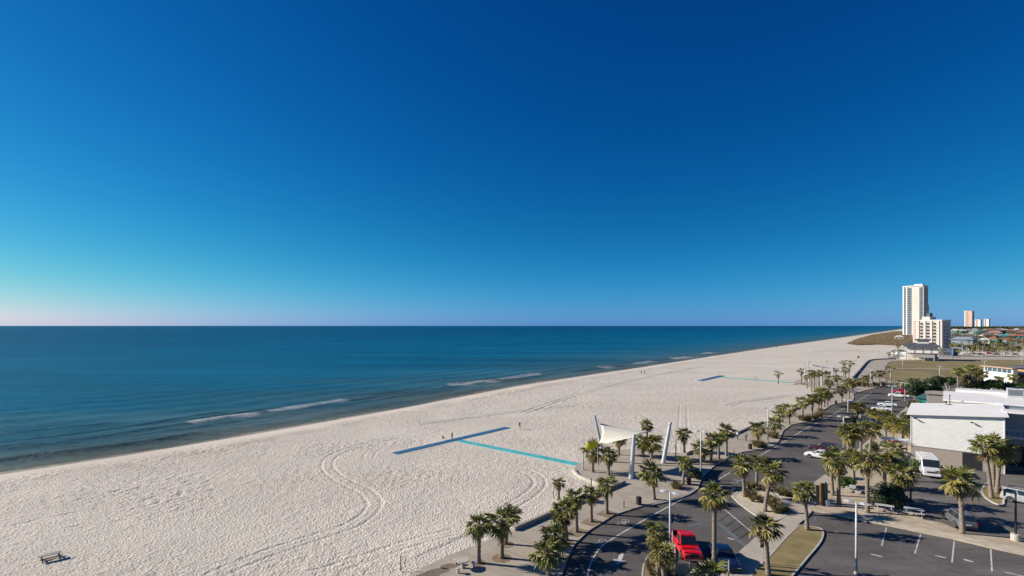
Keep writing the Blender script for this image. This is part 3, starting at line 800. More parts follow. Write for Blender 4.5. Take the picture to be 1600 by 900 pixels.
CORE = [crown_core(i) for i in range(2)]
def joined_crown(seed, n, nd, low=False):
    """a whole crown as one mesh for palms far off"""
    v = []; f = []; mi = []
    mats = [M['frond'], M['frond_yellow'], M['frond_dead']]
    for me, az, el, ro, sc in frond_placements(seed, n, nd):
        mx = frond_matrix(az, el, ro, sc); base = len(v)
        v += [tuple(mx @ x.co) for x in me.vertices]
        k = mats.index(me.materials[0])
        for p in me.polygons:
            f.append(tuple(base+i for i in p.vertices)); mi.append(k)
    me = bpy.data.meshes.new('crown'); me.from_pydata(v, [], f)
    for m in mats: me.materials.append(m)
    me.polygons.foreach_set('material_index', mi); me.update()
    return me
FARCROWN = [joined_crown(100+i, 24, 5) for i in range(5)]
TINYCROWN = [joined_crown(200+i, 13, 3) for i in range(4)]
def trunk_obj(h, lean, r0, parent, seed, n=9):
    r = random.Random(seed); b = MB()
    k = max(6, int(h/0.22)); pts = []; rad = []
    for i in range(k+1):
        q = i/k
        off = Vector((lean[0], lean[1], 0))*(q**1.4)
        pts.append((off.x + r.uniform(-.012, .012), off.y + r.uniform(-.012, .012), h*q - (0.05 if i == 0 else 0)))
        rr = r0*(1.25 - 0.3*min(1, q*5)) if q < .2 else r0*0.95
        if q > 0.72: rr *= 1.15
        rad.append(rr*(1.0 + (0.10 if i % 2 else -0.06) + r.uniform(-.04, .04)))
    b.path(pts, rad, n)
    return b.build('trunk', M['trunk'], parent, smooth=True)
PALM_N = [0]
def palm(px, py, ytop, hw, label, lean_px=0.0, group=None, base_z=0.1):
    """palm whose foot stands at the surveyed point; hw = crown half width in survey units"""
    PALM_N[0] += 1; seed = PALM_N[0]*13
    r = random.Random(seed)
    foot = G(px, py); k = ppm(py)
    H_ = (py - ytop)/k; cr = hw/k
    sc = max(0.55, min(1.35, cr/1.25))
    ht = max(1.0, H_ - 1.15*sc)
    t = empty('palm_tree', (foot.x, foot.y, base_z), 0, label, 'palm tree', group)
    lean = (lean_px/k, r.uniform(-.15, .15)*ht*0.3)
    trunk_obj(ht, lean, 0.205*min(1.25, 0.8+0.25*sc), t, seed, 9 if py > 640 else 6)
    top = Vector((lean[0], lean[1], ht))
    if py > 700 or (py > 690 and hw > 15):
        c = meshobj('crown', CORE[seed % 2], t, top, (0, 0, r.uniform(0, 6)), (sc, sc, sc))
        for me, az, el, ro, s_ in frond_placements(seed, r.randint(24, 33), r.randint(5, 12)):
            o = bpy.data.objects.new(me.name.split('.')[0], me); link(o, c)
            o.matrix_local = frond_matrix(az, el, ro, s_)
    else:
        me = FARCROWN[seed % 5] if py > 600 else TINYCROWN[seed % 4]
        meshobj('crown', me, t, top, (r.uniform(-.1, .1), r.uniform(-.1, .1), r.uniform(0, 6)), (sc, sc, sc*r.uniform(.9, 1.1)))
    return t

PALMS = [  # foot x, foot y, top y, crown half width, label, lean
 (748, 882, 802, 22, 'stocky palm at the sand edge above the round table, leftmost of all', 0),
 (784, 874, 797, 24, 'full palm in a round tree pit, second from the left', 0),
 (790, 852, 790, 15, 'palm just behind the second one from the left, by the seat wall', 9),
 (857, 905, 845, 23, 'lowest palm on the promenade, cut off by the bottom edge near the kerb', -3),
 (868, 874, 819, 22, 'palm directly above the lowest promenade palm', -1),
 (881, 851, 803, 15, 'slim palm at the kerb above the lowest promenade pair', -4),
 (873, 781, 746, 10, 'small lone palm standing in the sand left of the seat wall', 0),
 (885, 846, 781, 20, 'bushy palm overlapping the far end of the near seat wall', -3),
 (901, 833, 765, 15, 'palm in a tree pit at the kerb, below the lone sand palm', -2),
 (924, 817, 761, 14, 'palm in a tree pit between kerb and seat wall', -1),
 (948, 804, 743, 18, 'palm in a tree pit at the near end of the plaza', 0),
 (1022, 782, 722, 23, 'wide palm between the bin and the rounded kerb extension', -3),
 (1067, 759, 711, 13, 'palm with a bent trunk beside the dark bin and grass clump', 4),
 (1116, 884, 755, 21, 'very tall slender palm standing over the blue car', 0),
 (1039, 926, 846, 22, 'ragged palm on the island beside the red pickup', -5),
 (1028, 902, 815, 19, 'yellow-green palm on the island behind the ragged one', -2),
 (1108, 930, 876, 26, 'low palm at the bottom edge below the blue car', 0),
 (1200, 900, 804, 21, 'dark green palm leaning left at the grass island', -6),
 (1195, 800, 721, 20, 'palm with ringed leaning trunk on the planting island', 11),
 (1163, 777, 711, 17, 'left palm of the planting island', -3),
 (1182, 762, 711, 13, 'rear palm of the planting island', 1),
 (1261, 829, 750, 19, 'slender palm at the tip of the grass island', -5),
 (1311, 789, 701, 20, 'pale-trunked palm right of the wooden post', -4),
 (1301, 775, 706, 16, 'palm behind the green panels', -4),
 (1355, 802, 702, 22, 'tall thick palm left of the picnic tables', 1),
 (1408, 787, 724, 22, 'palm beside the dark bush and lamp post', 0),
 (1504, 835, 732, 29, 'large palm in front of the grey car', -3),
 (1549, 779, 682, 22, 'left palm of the trio on the corner island', -9),
 (1553, 769, 677, 26, 'middle palm of the trio on the corner island', -4),
 (1558, 772, 690, 21, 'right palm of the trio on the corner island', 6),
 (926, 739, 690, 17, 'palm beside the yellow flag', 0),
 (951, 744, 700, 14, 'palm under the near edge of the shade sail', 0),
 (967, 712, 677, 11, 'palm standing behind the shade sail', 0),
 (1005, 714, 680, 13, 'left palm of the clump right of the shade sail', 0),
 (1011, 706, 656, 10, 'tallest palm of the clump right of the shade sail', 0),
 (1018, 718, 679, 15, 'right palm of the clump right of the shade sail', 0),
 (1069, 707, 667, 12, 'lone palm in the sand right of the leaning sail post', -1),
 (1096, 723, 689, 15, 'palm behind the twin-headed street lamp at the promenade', 0),
 (1111, 724, 675, 13, 'left palm of three right of the promenade lamp', 2),
 (1123, 719, 677, 10, 'middle palm of three right of the promenade lamp', 1),
 (1135, 714, 662, 13, 'right palm of three right of the promenade lamp', 0),
 (1184, 693, 659, 15, 'wide palm right of the two walkers', 0),
 (1210, 681, 651, 12, 'palm over the brown grass at the second kerb extension', 0),
 (1217, 671, 639, 10, 'palm just behind the second kerb extension', 0),
 (1223, 661, 631, 8, 'slim palm by the seat wall left of the red flag', -4),
 (1233, 664, 631, 11, 'palm just left of the red flag', 0),
 (1254, 656, 618, 11, 'palm just right of the red flag', 0),
 (1269, 655, 615, 10, 'second palm right of the red flag', 0),
 (1279, 645, 613, 12, 'front palm of the dense roadside clump', 0),
 (1283, 640, 604, 13, 'tallest palm of the dense roadside clump', 0),
 (1288, 636, 606, 11, 'rear palm of the dense roadside clump', 0),
 (1293, 634, 609, 9, 'right palm of the dense roadside clump', 0),
 (1315, 629, 602, 9, 'lone palm on the third kerb extension', 0),
 (1327, 624, 590, 12, 'thick palm at the tip of the third kerb extension', -2),
 (1332, 614, 592, 8, 'palm behind the tip of the third kerb extension', 1),
 (1216, 600, 579, 6, 'tiny lone palm out in the sand left of the second plaza', 0),
 (1252, 600, 574, 7, 'left palm of the second plaza', 0),
 (1261, 607, 585, 5, 'small palm at the edge of the second plaza', -1),
 (1268, 612, 577, 6, 'palm below the far shade sail', 0),
 (1272, 610, 580, 6, 'palm right below the far shade sail', 0),
 (1280, 607, 578, 6, 'palm left of the second far sail post', 0),
 (1293, 601, 580, 6, 'rear palm in the middle of the second plaza', 0),
 (1296, 609, 592, 8, 'broad low palm in the middle of the second plaza', -1),
 (1308, 603, 584, 7, 'palm at the right end of the second plaza', -1),
 (1306, 591, 574, 5, 'rear palm at the right end of the second plaza', 0),
 (1321, 591, 572, 6, 'dark palm at the start of the long seat wall', 0),
 (1326, 590, 562, 6, 'leaning tall palm at the start of the long seat wall', 3),
 (1318, 588, 562, 6, 'tall thin palm at the start of the long seat wall', 1),
 (1344, 602, 590, 7, 'bushy palm on the far verge by the road bend', 0),
 (1355, 604, 585, 7, 'left palm of the group at the road bend', 0),
 (1363, 600, 579, 7, 'middle palm of the group at the road bend', 0),
 (1374, 603, 577, 9, 'right palm of the group at the road bend', 0),
 (1392, 596, 571, 6, 'palm standing in the grass field by a lamp', -2),
 (1407, 606, 592, 7, 'palm at the field corner above the red car', 0),
 (1339, 657, 627, 12, 'left palm of the pair on the road median', 0),
 (1345, 654, 629, 9, 'right palm of the pair on the road median', 0),
 (1363, 662, 636, 10, 'palm on the median in front of parked cars', 0),
 (1384, 690, 640, 22, 'broad dense palm above the picnic shelter', -1),
 (1394, 694, 650, 16, 'palm overlapping the broad one above the picnic shelter', 2),
 (1411, 695, 653, 15, 'palm close to the corner of the white building', 0),
 (1327, 722, 663, 17, 'palm in front of the roadside lamp, left of its clump', -3),
 (1335, 722, 667, 14, 'second palm of the clump by the roadside lamp', -2),
 (1345, 714, 657, 19, 'third palm of the clump by the roadside lamp', 1),
 (1359, 708, 658, 16, 'right palm of the clump by the roadside lamp', 4),
 (1334, 760, 700, 15, 'palm between the pale-trunked and the tall thick palm', 0),
 (1382, 764, 706, 17, 'palm above the dark bush', 0),
 (1394, 750, 690, 15, 'palm behind the dark bush', 2),
]
for a in PALMS:
    palm(*a[:5], lean_px=a[5])

# tree pits on the promenade
PITS = [(748, 882.5, .7), (784, 874.5, 1.0), (790, 853, .9), (868, 874, 1.1), (881, 852, 1.0), (901, 833.5, 1.15), (924, 817.5, 1.1), (948, 804.5, 1.1), (1123, 719.5, 1.3), (1111, 724.5, 1.1)]
for i, (px, py, r_) in enumerate(PITS):
    c = G(px, py); b = MB()
    if i < 3:
        ring = [(c.x + r_*math.cos(t), c.y + r_*math.sin(t)) for t in np.linspace(0, 2*math.pi, 20)[:-1]]
    else:
        ring = [((c + U*x*r_ + V*y*r_).x, (c + U*x*r_ + V*y*r_).y) for x, y in ((-1, -.8), (1, -.8), (1, .8), (-1, .8))]
    b.prism(ring, 0.0, 0.158)
    b.build('tree_pit', M['mulch'], walk)

# ------------------------------------------------------------------ shrubs, clumps of grass, broadleaf trees
def leaf_cloud(name, lobes, n, size, m, seed, flat=0.5):
    r = random.Random(seed); v = []; f = []
    tot = sum(l[3]**2 for l in lobes)
    for cx, cy, cz, rr in lobes:
        for _ in range(int(n*rr*rr/tot)):
            d = Vector((r.gauss(0, 1), r.gauss(0, 1), r.gauss(0, 1))).normalized()
            q = rr*(0.55 + 0.5*r.random()**0.6)
            c = Vector((cx + d.x*q, cy + d.y*q, cz + d.z*q*0.8))
            if c.z < 0.03: c.z = 0.03 + r.random()*0.15
            nrm = (d + Vector((r.uniform(-1, 1), r.uniform(-1, 1), r.uniform(-.4, 1.2)))*0.7).normalized()
            a = nrm.orthogonal().normalized(); a.rotate(Matrix.Rotation(r.random()*6.28, 3, nrm)); b_ = nrm.cross(a)
            s = size*r.uniform(.6, 1.4); k = len(v)
            v += [tuple(c - a*s), tuple(c + b_*s*.45), tuple(c + a*s), tuple(c - b_*s*.45)]
            f.append((k, k+1, k+2, k+3))
    me = bpy.data.meshes.new(name); me.from_pydata(v, [], f); me.materials.append(m); me.update()
    return me
def shrub(px, py, w, h, label, m, seed, n=900, size=0.12, base_z=0.08):
    r = random.Random(seed); c = G(px, py); k = ppm(py); w = w/k; h = h/k
    lobes = [(r.uniform(-.45, .45)*w, r.uniform(-.3, .3)*w, h*r.uniform(.3, .62), min(w, h)*r.uniform(.28, .42)) for _ in range(7)]
    t = empty('shrub', (c.x, c.y, base_z), 0, label, 'shrub')
    b = MB()
    for l in lobes[:5]: b.tube((l[0]*.15, l[1]*.15, -0.05), (l[0], l[1], l[2]), 0.04, 0.015, 5)
    b.build('stem', M['wood_dark'], t)
    meshobj('foliage', leaf_cloud('foliage', lobes, n, size, m, seed), t)
    return t
def grass_clump_mesh(seed, n=110):
    r = random.Random(seed); v = []; f = []
    for _ in range(n):
        a = r.random()*6.28; rr = 0.18*math.sqrt(r.random()); h = r.uniform(.55, 1.0); out = r.uniform(.15, .75)
        d = Vector((math.cos(a), math.sin(a), 0)); q = Vector((-d.y, d.x, 0))*r.uniform(.012, .028)
        p0 = d*rr; p1 = d*(rr+out*.4) + Vector((0, 0, h*.7)); p2 = d*(rr+out) + Vector((0, 0, h*(1-.35*out)))
        k = len(v); v += [tuple(p0-q), tuple(p0+q), tuple(p1+q), tuple(p1-q), tuple(p2)]
        f += [(k, k+1, k+2, k+3), (k+3, k+2, k+4)]
    me = bpy.data.meshes.new('blades'); me.from_pydata(v, [], f); me.materials.append(M['grass_blade']); me.update()
    return me
CLUMP = [grass_clump_mesh(i) for i in range(4)]
def clumps(pts, label, group, sc=(0.9, 1.4)):
    for i, (px, py) in enumerate(pts):
        c = G(px, py); s = random.uniform(*sc)
        o = meshobj('grass_clump', CLUMP[i % 4], None, (c.x, c.y, 0.09), (0, 0, random.random()*6), (s, s, s*random.uniform(.8, 1.1)))
        tag(o, label, 'grass', group)
clumps([(1168, 778), (1173, 781), (1178, 778), (1184, 783), (1190, 786), (1176, 785), (1202, 783), (1207, 787), (1203, 791), (1211, 790), (1214, 796), (1208, 797), (1219, 797), (1223, 801), (1217, 803), (1212, 803), (1172, 766), (1177, 764), (1190, 765), (1193, 768)], 'brown ornamental grass clump on the planting island', 'grass clumps of the planting island')
clumps([(1212, 769), (1216, 772), (1221, 769), (1226, 773), (1231, 776), (1236, 777), (1241, 778), (1228, 777), (1220, 775)], 'olive grass clump in the strip by the crossing', 'grass clumps by the crossing')
clumps([(1054, 765), (1059, 766), (1057, 763), (1062, 764)], 'brown grass clump beside the bent palm and bin', 'grass clumps beside the bent palm')
clumps([(1180, 699), (1185, 701), (1190, 700), (1183, 697), (1194, 700)], 'brown grass clump under the wide palm', 'grass clumps under the wide palm', (1.2, 1.7))
clumps([(1203, 684), (1208, 686), (1212, 685), (1206, 682)], 'russet grass clump at the second kerb extension', 'grass clumps at the second kerb extension', (1.2, 1.8))
clumps([(1250, 657), (1255, 658.5), (1260, 658), (1265, 657.5), (1272, 656), (1277, 655), (1281, 652), (1283, 647)], 'tall brown grass clump along the kerb right of the red flag', 'grass clumps right of the red flag', (1.4, 2.2))
clumps([(1020, 878), (1028, 884), (1014, 890), (1022, 893), (1032, 893), (1042, 890), (1046, 884), (1018, 900), (1028, 902), (1044, 900)], 'dry grass clump on the island beside the red pickup', 'grass clumps of the road island', (.8, 1.2))
clumps([(1342, 603), (1350, 605), (1358, 605.5), (1366, 604), (1372, 604.5), (1380, 603)], 'brown grass clump at the road bend', 'grass clumps at the road bend', (1.8, 3.0))
shrub(1085, 748, 24, 16, 'dark shaded bush at the foot of the promenade lamp', M['leaf_olive'], 3, 1200, .13)
shrub(1321, 762, 20, 20, 'fresh green bush behind the green panels', M['leaf_green'], 4, 1200, .14)
shrub(1384, 790, 46, 38, 'large dark green bush behind the picnic tables', M['leaf_dark'], 5, 3200, .17)
shrub(1404, 792, 22, 26, 'dark bush at the right end of the large one', M['leaf_dark'], 6, 1400, .16)
shrub(1366, 704, 22, 18, 'bright green bush left of the picnic shelter', M['leaf_green'], 7, 1200, .16)
shrub(1228, 800, 16, 10, 'low dark bush at the crossing end of the planting island', M['leaf_olive'], 8, 900, .1)
shrub(1372, 728, 50, 22, 'wide olive hedge in front of the picnic shelter', M['leaf_olive'], 9, 2600, .16)
shrub(1404, 734, 40, 22, 'green hedge at the foot of the white building', M['leaf_green'], 10, 2200, .16)
shrub(1312, 748, 26, 22, 'green clump along the roadside walk', M['leaf_green'], 12, 1500, .15)
shrub(1417, 668, 16, 34, 'tall olive bush at the corner of the white building', M['leaf_olive'], 11, 1300, .18)
shrub(1330, 658, 18, 9, 'low bush under the median palms', M['leaf_olive'], 13, 600, .16)

def tree(px, py, ytop, w, label, m, seed, n=1500, group=None, size=0.32):
    r = random.Random(seed); c = G(px, py); k = ppm(py); H_ = (py-ytop)/k; w = w/k
    t = empty('tree', (c.x, c.y, 0), 0, label, 'tree', group)
    lobes = [(r.uniform(-.32, .32)*w, r.uniform(-.32, .32)*w, H_*r.uniform(.5, .82), w*r.uniform(.14, .24)) for _ in range(11)]
    b = MB(); b.path([(0, 0, -.1), (.1, .05, H_*.2), (0, .1, H_*.42)], [.26, .2, .17], 7)
    for l in lobes[:7]: b.tube((0, .1, H_*.38), l[:3], .12, .04, 5)
    b.build('trunk', M['trunk'], t)
    meshobj('crown', leaf_cloud('crown', lobes, n, size, m, seed), t)
    return t
tree(1430, 632, 595, 36, 'dark broad oak left of the teal roof', M['leaf_dark'], 31, 2600)
tree(1447, 628, 590, 40, 'largest dark oak above the teal roof', M['leaf_dark'], 32, 3000)
tree(1465, 616, 586, 32, 'dark oak left of the leaning white pole', M['leaf_dark'], 33, 2200)
tree(1484, 610, 589, 26, 'low oak right of the leaning white pole', M['leaf_dark'], 34, 1500)
tree(1428, 648, 622, 18, 'small olive tree by the left roof corner', M['leaf_olive'], 35, 1100)
tree(1522, 618, 588, 40, 'olive tree behind the long white roof', M['leaf_olive'], 36, 2000)
tree(1546, 618, 592, 36, 'green tree behind the middle of the long white roof', M['leaf_green'], 37, 1800)
tree(1570, 616, 594, 34, 'dark tree behind the right part of the long white roof', M['leaf_dark'], 38, 1600)
tree(1592, 620, 596, 34, 'green tree behind the roof unit', M['leaf_green'], 39, 1600)
for i, (px, py, yt, hw, lab) in enumerate(((1497, 618, 573, 12, 'left palm of the tall group behind the long white roof'), (1506, 616, 577, 10, 'second palm of the tall group behind the long white roof'), (1515, 618, 568, 15, 'tallest palm of the group behind the long white roof'), (1525, 616, 573, 12, 'fourth palm of the group behind the long white roof'), (1535, 617, 578, 11, 'right palm of the tall group behind the long white roof'),
        (1424, 612, 590, 9, 'palm at the left end of the dark oaks'), (1560, 612, 586, 11, 'palm in front of the white and orange building'), (1584, 610, 583, 13, 'palm at the right front of the orange building'))):
    palm(px, py, yt, hw, lab)
# far rows: palms and low trees between the field and the town
r = random.Random(5)
far_spots = [(1397, 561, 546), (1403, 557, 538), (1407, 558, 545), (1389, 560, 549), (1474, 558, 545), (1499, 557, 545), (1519, 557, 543), (1531, 556, 541), (1543, 556, 541), (1552, 557, 543), (1561, 556, 542), (1571, 557, 542), (1583, 557, 543), (1592, 556, 544),
             (1494, 550, 535), (1503, 549, 533), (1513, 548, 531), (1526, 550, 533), (1538, 549, 530), (1549, 551, 533), (1558, 549, 531), (1567, 550, 534), (1578, 551, 532), (1589, 550, 531), (1599, 551, 534), (1398, 535, 523), (1404, 533, 521)] + [(r.uniform(1486, 1604), r.uniform(538, 556), None) for _ in range(34)]
for i, (px, py, yt) in enumerate(far_spots):
    yt = yt if yt else py - r.uniform(9, 13) - (py-538)*.25
    palm(px + r.uniform(-1, 1), py, yt, r.uniform(3.5, 5), 'small far palm beyond the grass field', group='far palms beyond the grass field')
for i in range(64):
    px = r.uniform(1486, 1606); py = r.uniform(523, 551)
    tree(px, py, py - r.uniform(4, 9) - (py-523)*.12, r.uniform(9, 17), 'far scrubby tree between the town houses', M[r.choice(['leaf_dark', 'leaf_olive', 'leaf_olive'])], 300+i, 320, 'far trees among the town houses', 0.7)
# dunes with dry growth in front of the tower
def dune_field():
    rr = np.random.default_rng(3)
    poly = [G(*p) for p in ((1324, 537.5), (1340, 530), (1363, 523.5), (1397, 518), (1425, 518), (1425, 538), (1400, 540), (1370, 538.5), (1340, 539.5))]
    xs = [p.x for p in poly]; ys = [p.y for p in poly]
    v = []; f = []
    def inside(x, y):
        c = False; n = len(poly)
        for i in range(n):
            a, b = poly[i], poly[i-1]
            if (a.y > y) != (b.y > y) and x < (b.x-a.x)*(y-a.y)/(b.y-a.y)+a.x: c = not c
        return c
    cnt = 0
    while cnt < 9000:
        # denser towards the camera, where the tufts can be told apart
        q = rr.random()**2.2
        y = min(ys) + (max(ys)-min(ys))*q; x = min(xs) + (max(xs)-min(xs))*rr.random()
        if not inside(x, y): continue
        cnt += 1
        h = rr.uniform(.5, 1.5); w = rr.uniform(.5, 1.6); a = rr.random()*3.14
        z0 = 0.5 + 0.5*math.sin(x*.05)*math.sin(y*.031)
        for k_ in range(2):
            ca, sa = math.cos(a+k_*1.57)*w, math.sin(a+k_*1.57)*w
            k = len(v)
            v += [(x-ca*.5, y-sa*.5, -0.1), (x+ca*.5, y+sa*.5, -0.1), (x+ca*.7, y+sa*.7, h+z0*.4), (x-ca*.2, y-sa*.2, h*1.25+z0*.4), (x-ca*.7, y-sa*.7, h*.8+z0*.4)]
            f.append((k, k+1, k+2, k+3, k+4))
    me = bpy.data.meshes.new('dune_grass'); me.from_pydata(v, [], f); me.materials.append(M['dune_blade']); me.update()
    o = meshobj('dune_grass', me); tag(o, 'brown dune grass in front of the white tower', 'dune grass', kind='stuff')
dune_field()
# ------------------------------------------------------------------ shade sails
def sail_structure(corners, posts, label, cat='shade sail', n=14, sag=0.16, back=None):
    """corners: four points of the cloth; posts: list of (foot, head, radius)"""
    c0 = posts[0][0]
    t = empty('shade_sail', (c0.x, c0.y, 0.1), 0, label, cat)
    off = Vector((c0.x, c0.y, 0.1))
    for foot, head, r_ in posts:
        b = MB(); f = foot - off; h = head - off
        b.path([f, f.lerp(h, .5), h], [r_*1.15, r_, r_*.72], 12)
        d = (h - f).normalized()
        b.tube(f - Vector((0, 0, .02)), f + Vector((0, 0, .06)), r_*1.9, r_*1.9, 12)
        o = b.build('post', M['steel'], t, smooth=False)
        m_ = MB().tube(h - d*.35, h + d*.04, r_*.85, r_*.85, 12); m_.build('post_cap', M['pole_white'], o)
    A, B, C, D = [c - off for c in corners]
    v = []; f = []
    for i in range(n+1):
        for j in range(n+1):
            u, w = i/n, j/n
            # edges pull inwards: concave outline
            uu = u + sag*(0.5-u)*4*w*(1-w)*0.9; ww = w + sag*(0.5-w)*4*u*(1-u)*0.9
            uu2 = 0.5 + (uu-0.5); ww2 = 0.5 + (ww-0.5)
            p = A*(1-uu2)*(1-ww2) + B*uu2*(1-ww2) + C*uu2*ww2 + D*(1-uu2)*ww2
            v.append(p)
    nn = n+1
    for i in range(n):
        for j in range(n):
            f.append((i*nn+j, (i+1)*nn+j, (i+1)*nn+j+1, i*nn+j+1))
    b = MB(); b.add(v, f)
    cl = b.build('sail_cloth', M['sail'], t, smooth=True)
    sm = cl.modifiers.new('thickness', 'SOLIDIFY'); sm.thickness = 0.02
    k = MB()
    for c, (foot, head, r_) in zip((A, B, C, D), posts):
        k.tube(c, head - off - Vector((0, 0, .25)), .025, .025, 6)
    k.build('cable', M['steel'], t)
    return t
P1f, P2f, P3f, P4f = G(945, 722), G(986, 749), G(1036, 725), G(911, 735.5)
P1h = at_depth(929, 649, P1f.y - .4); P2h = at_depth(991, 679, P2f.y + .3); P3h = at_depth(1047.5, 660, P3f.y + .6); P4h = at_depth(911, 705, P4f.y)
sail_structure([at_depth(937, 661, 86.2), at_depth(1017, 675, 84.0), at_depth(988, 683, 77.4), at_depth(934, 699, 81.0)],
               [(P1f, P1h, .26), (P3f, P3h, .32), (P2f, P2h, .33), (P4f, P4h, .12)], 'cream shade sail on leaning steel posts over the near plaza')
Q1f, Q2f, Q3f, Q4f = G(1264.5, 597), G(1284, 603), G(1301, 593), G(1256, 601)
sail_structure([at_depth(1266.5, 568.5, Q1f.y+1), at_depth(1298, 575, Q3f.y), at_depth(1283, 576, Q2f.y), at_depth(1266, 572, Q4f.y+3)],
               [(Q1f, at_depth(1263, 564.5, Q1f.y), .26), (Q3f, at_depth(1301, 573, Q3f.y), .28), (Q2f, at_depth(1283.5, 573.5, Q2f.y), .3), (Q4f, at_depth(1258, 574, Q4f.y), .2)], 'small far shade sail on dark posts over the second plaza')

# ------------------------------------------------------------------ lamps and posts
def street_lamp(px, py, ytop, label, heads=2, m='pole_white', ang=None, group=None):
    foot = G(px, py); k = ppm(py); h = (py-ytop)/k
    t = empty('street_lamp', (foot.x, foot.y, 0.02), AU if ang is None else ang, label, 'street lamp', group)
    b = MB(); b.lathe([(.11, 0), (.10, h*.5), (.075, h)], 10); b.build('pole', M[m], t, smooth=True)
    b = MB(); b.lathe([(.2, 0), (.2, .1), (.13, .22)], 10); b.build('base', M['concrete'] if m == 'pole_white' else M[m], t)
    for s in ((-1, 1) if heads == 2 else (1,)):
        b = MB(); b.tube((0, 0, h-.08), (0, s*.35, h-.02), .04, .04, 6)
        hd = b.build('arm', M[m], t)
        b = MB()
        b.loft([[(-.14, s*.30, h-.10), (.14, s*.30, h-.10), (.14, s*.30, h+.06), (-.14, s*.30, h+.06)], [(-.22, s*.6, h-.12), (.22, s*.6, h-.12), (.2, s*.6, h+.09), (-.2, s*.6, h+.09)], [(-.17, s*1.0, h-.07), (.17, s*1.0, h-.07), (.15, s*1.0, h+.02), (-.15, s*1.0, h+.02)]])
        o = b.build('lamp_head', M[m], t)
        b = MB().box(-.16, .16, min(s*.42, s*.92), max(s*.42, s*.92), h-.135, h-.118); b.build('lens', M['lamp_glass'], o)
    return t
for a in ((1047, 872, 769, 'white twin-headed street lamp beside the red pickup'), (1338, 897, 785, 'white twin-headed street lamp in the right parking lot'),
          (1095, 749, 674, 'white street lamp at the promenade bush'), (1200, 692, 638, 'white street lamp by the second kerb extension'),
          (1318, 709, 651, 'white street lamp in the clump of roadside palms'), (1325, 656, 625, 'white street lamp on the road median'),
          (1394, 646, 603, 'pale street lamp in front of the parked white cars'), (1414, 626, 598, 'tall pale street lamp right of the white pickup'),
          (1360, 606, 577, 'pale street lamp at the road bend'), (1391.5, 597, 577, 'pale street lamp at the lower edge of the grass field'),
          (1410, 577, 563, 'small lamp at the path across the field'), (1407, 609, 597, 'short lamp above the red car'),
          (1468, 598, 572, 'pale street lamp between field and oaks'), (1538, 584, 564, 'pale street lamp at the right of the field'), (1489, 562, 543, 'far lamp in front of the blue building'),
          (1504, 560, 540, 'far lamp right of the blue building'), (1535, 562, 541, 'far lamp over the sandy lot'), (1566, 556, 543, 'far lamp among the town palms'), (1597, 572, 548, 'far lamp at the right picture edge')):
    street_lamp(*a)
street_lamp(1423, 783, 719, 'thin dark lamp post beside the picnic tables', 1, 'dark_metal')
lp = street_lamp(1587, 846, 768, 'dark lamp post on a concrete base at the right edge', 1, 'dark_metal')
b = MB().lathe([(.42, 0), (.42, .75), (.40, .8)], 16); b.build('footing', M['kerb'], lp)

def bin_(px, py, label):
    c = G(px, py); t = empty('litter_bin', (c.x, c.y, .15), AU, label, 'bin')
    b = MB()
    b.lathe([(.30, .04), (.32, .1), (.32, .85), (.30, .88)], 16); b.build('drum', M['bin'], t)
    for k in range(14):
        a = 2*math.pi*k/14
        q = MB().box(.325, .345, -.05, .05, .08, .86); q.build('slat', M['wood_dark'], t, rot=(0, 0, a))
    b = MB().lathe([(.36, .88), (.36, .93), (.2, 1.02), (.17, 1.02)], 16); b.build('lid', M['dark_metal'], t)
for a in ((998, 790, 'dark slatted bin beside the wide palm'), (1076, 758, 'dark slatted bin beside the bent palm'), (1172, 703, 'dark slatted bin under the wide palm past the walkers'), (1247, 782, 'dark slatted bin by the crossing'), (1306, 632, 'dark slatted bin by the road past the palm clump')):
    bin_(*a)
def bollard(px, py, h, label, r_=.06, m='dark_metal', name='bollard'):
    c = G(px, py); b = MB(); b.lathe([(r_*1.5, 0), (r_*1.5, .03), (r_, .05), (r_, h-.05), (r_*.6, h)], 8)
    o = b.build(name, M[m], loc=(c.x, c.y, .13)); tag(o, label, 'post')
bollard(975, 795, .9, 'thin dark post on the promenade left of the bin')
bollard(924, 765, 1.5, 'dark post at the plaza edge above the tree pit palms', .07)
bollard(956, 745, .9, 'dark post beside the palm under the sail')
bollard(1056, 717, 2.4, 'tall dark post right of the leaning sail post', .09)
bollard(1147, 710, .8, 'thin post left of the two walkers')
bollard(626, 893, 1.4, 'thin wooden stake in the sand near the promenade', .045, 'wood_dark', 'stake')
bollard(865, 780, 1.0, 'short dark stake left of the lone sand palm', .05, 'wood_dark', 'stake')
bollard(1051, 878, 2.9, 'pale thin post right behind the pickup lamp', .05, 'pole_white', 'post')
def sign(px, py, h, w, hh, label, ang, face='dark_metal'):
    c = G(px, py); t = empty('sign', (c.x, c.y, .1), ang, label, 'sign')
    MB().box(-.035, .035, -.035, .035, 0, h).build('post', M['steel'], t)
    MB().box(-w/2, w/2, -.06, -.038, h-hh, h+.03).build('panel', M[face], t, bevel=.01)
sign(1191.5, 882, 2.3, .55, .75, 'small dark sign on a post left of the grass island palm', 0.2)
sign(1138, 925, 2.6, .5, 2.0, 'tall narrow sign at the bottom edge right of the blue car', 1.2, 'pole_white')
sign(1569, 789, 1.9, .5, .8, 'dark sign on the corner island', 0.3)
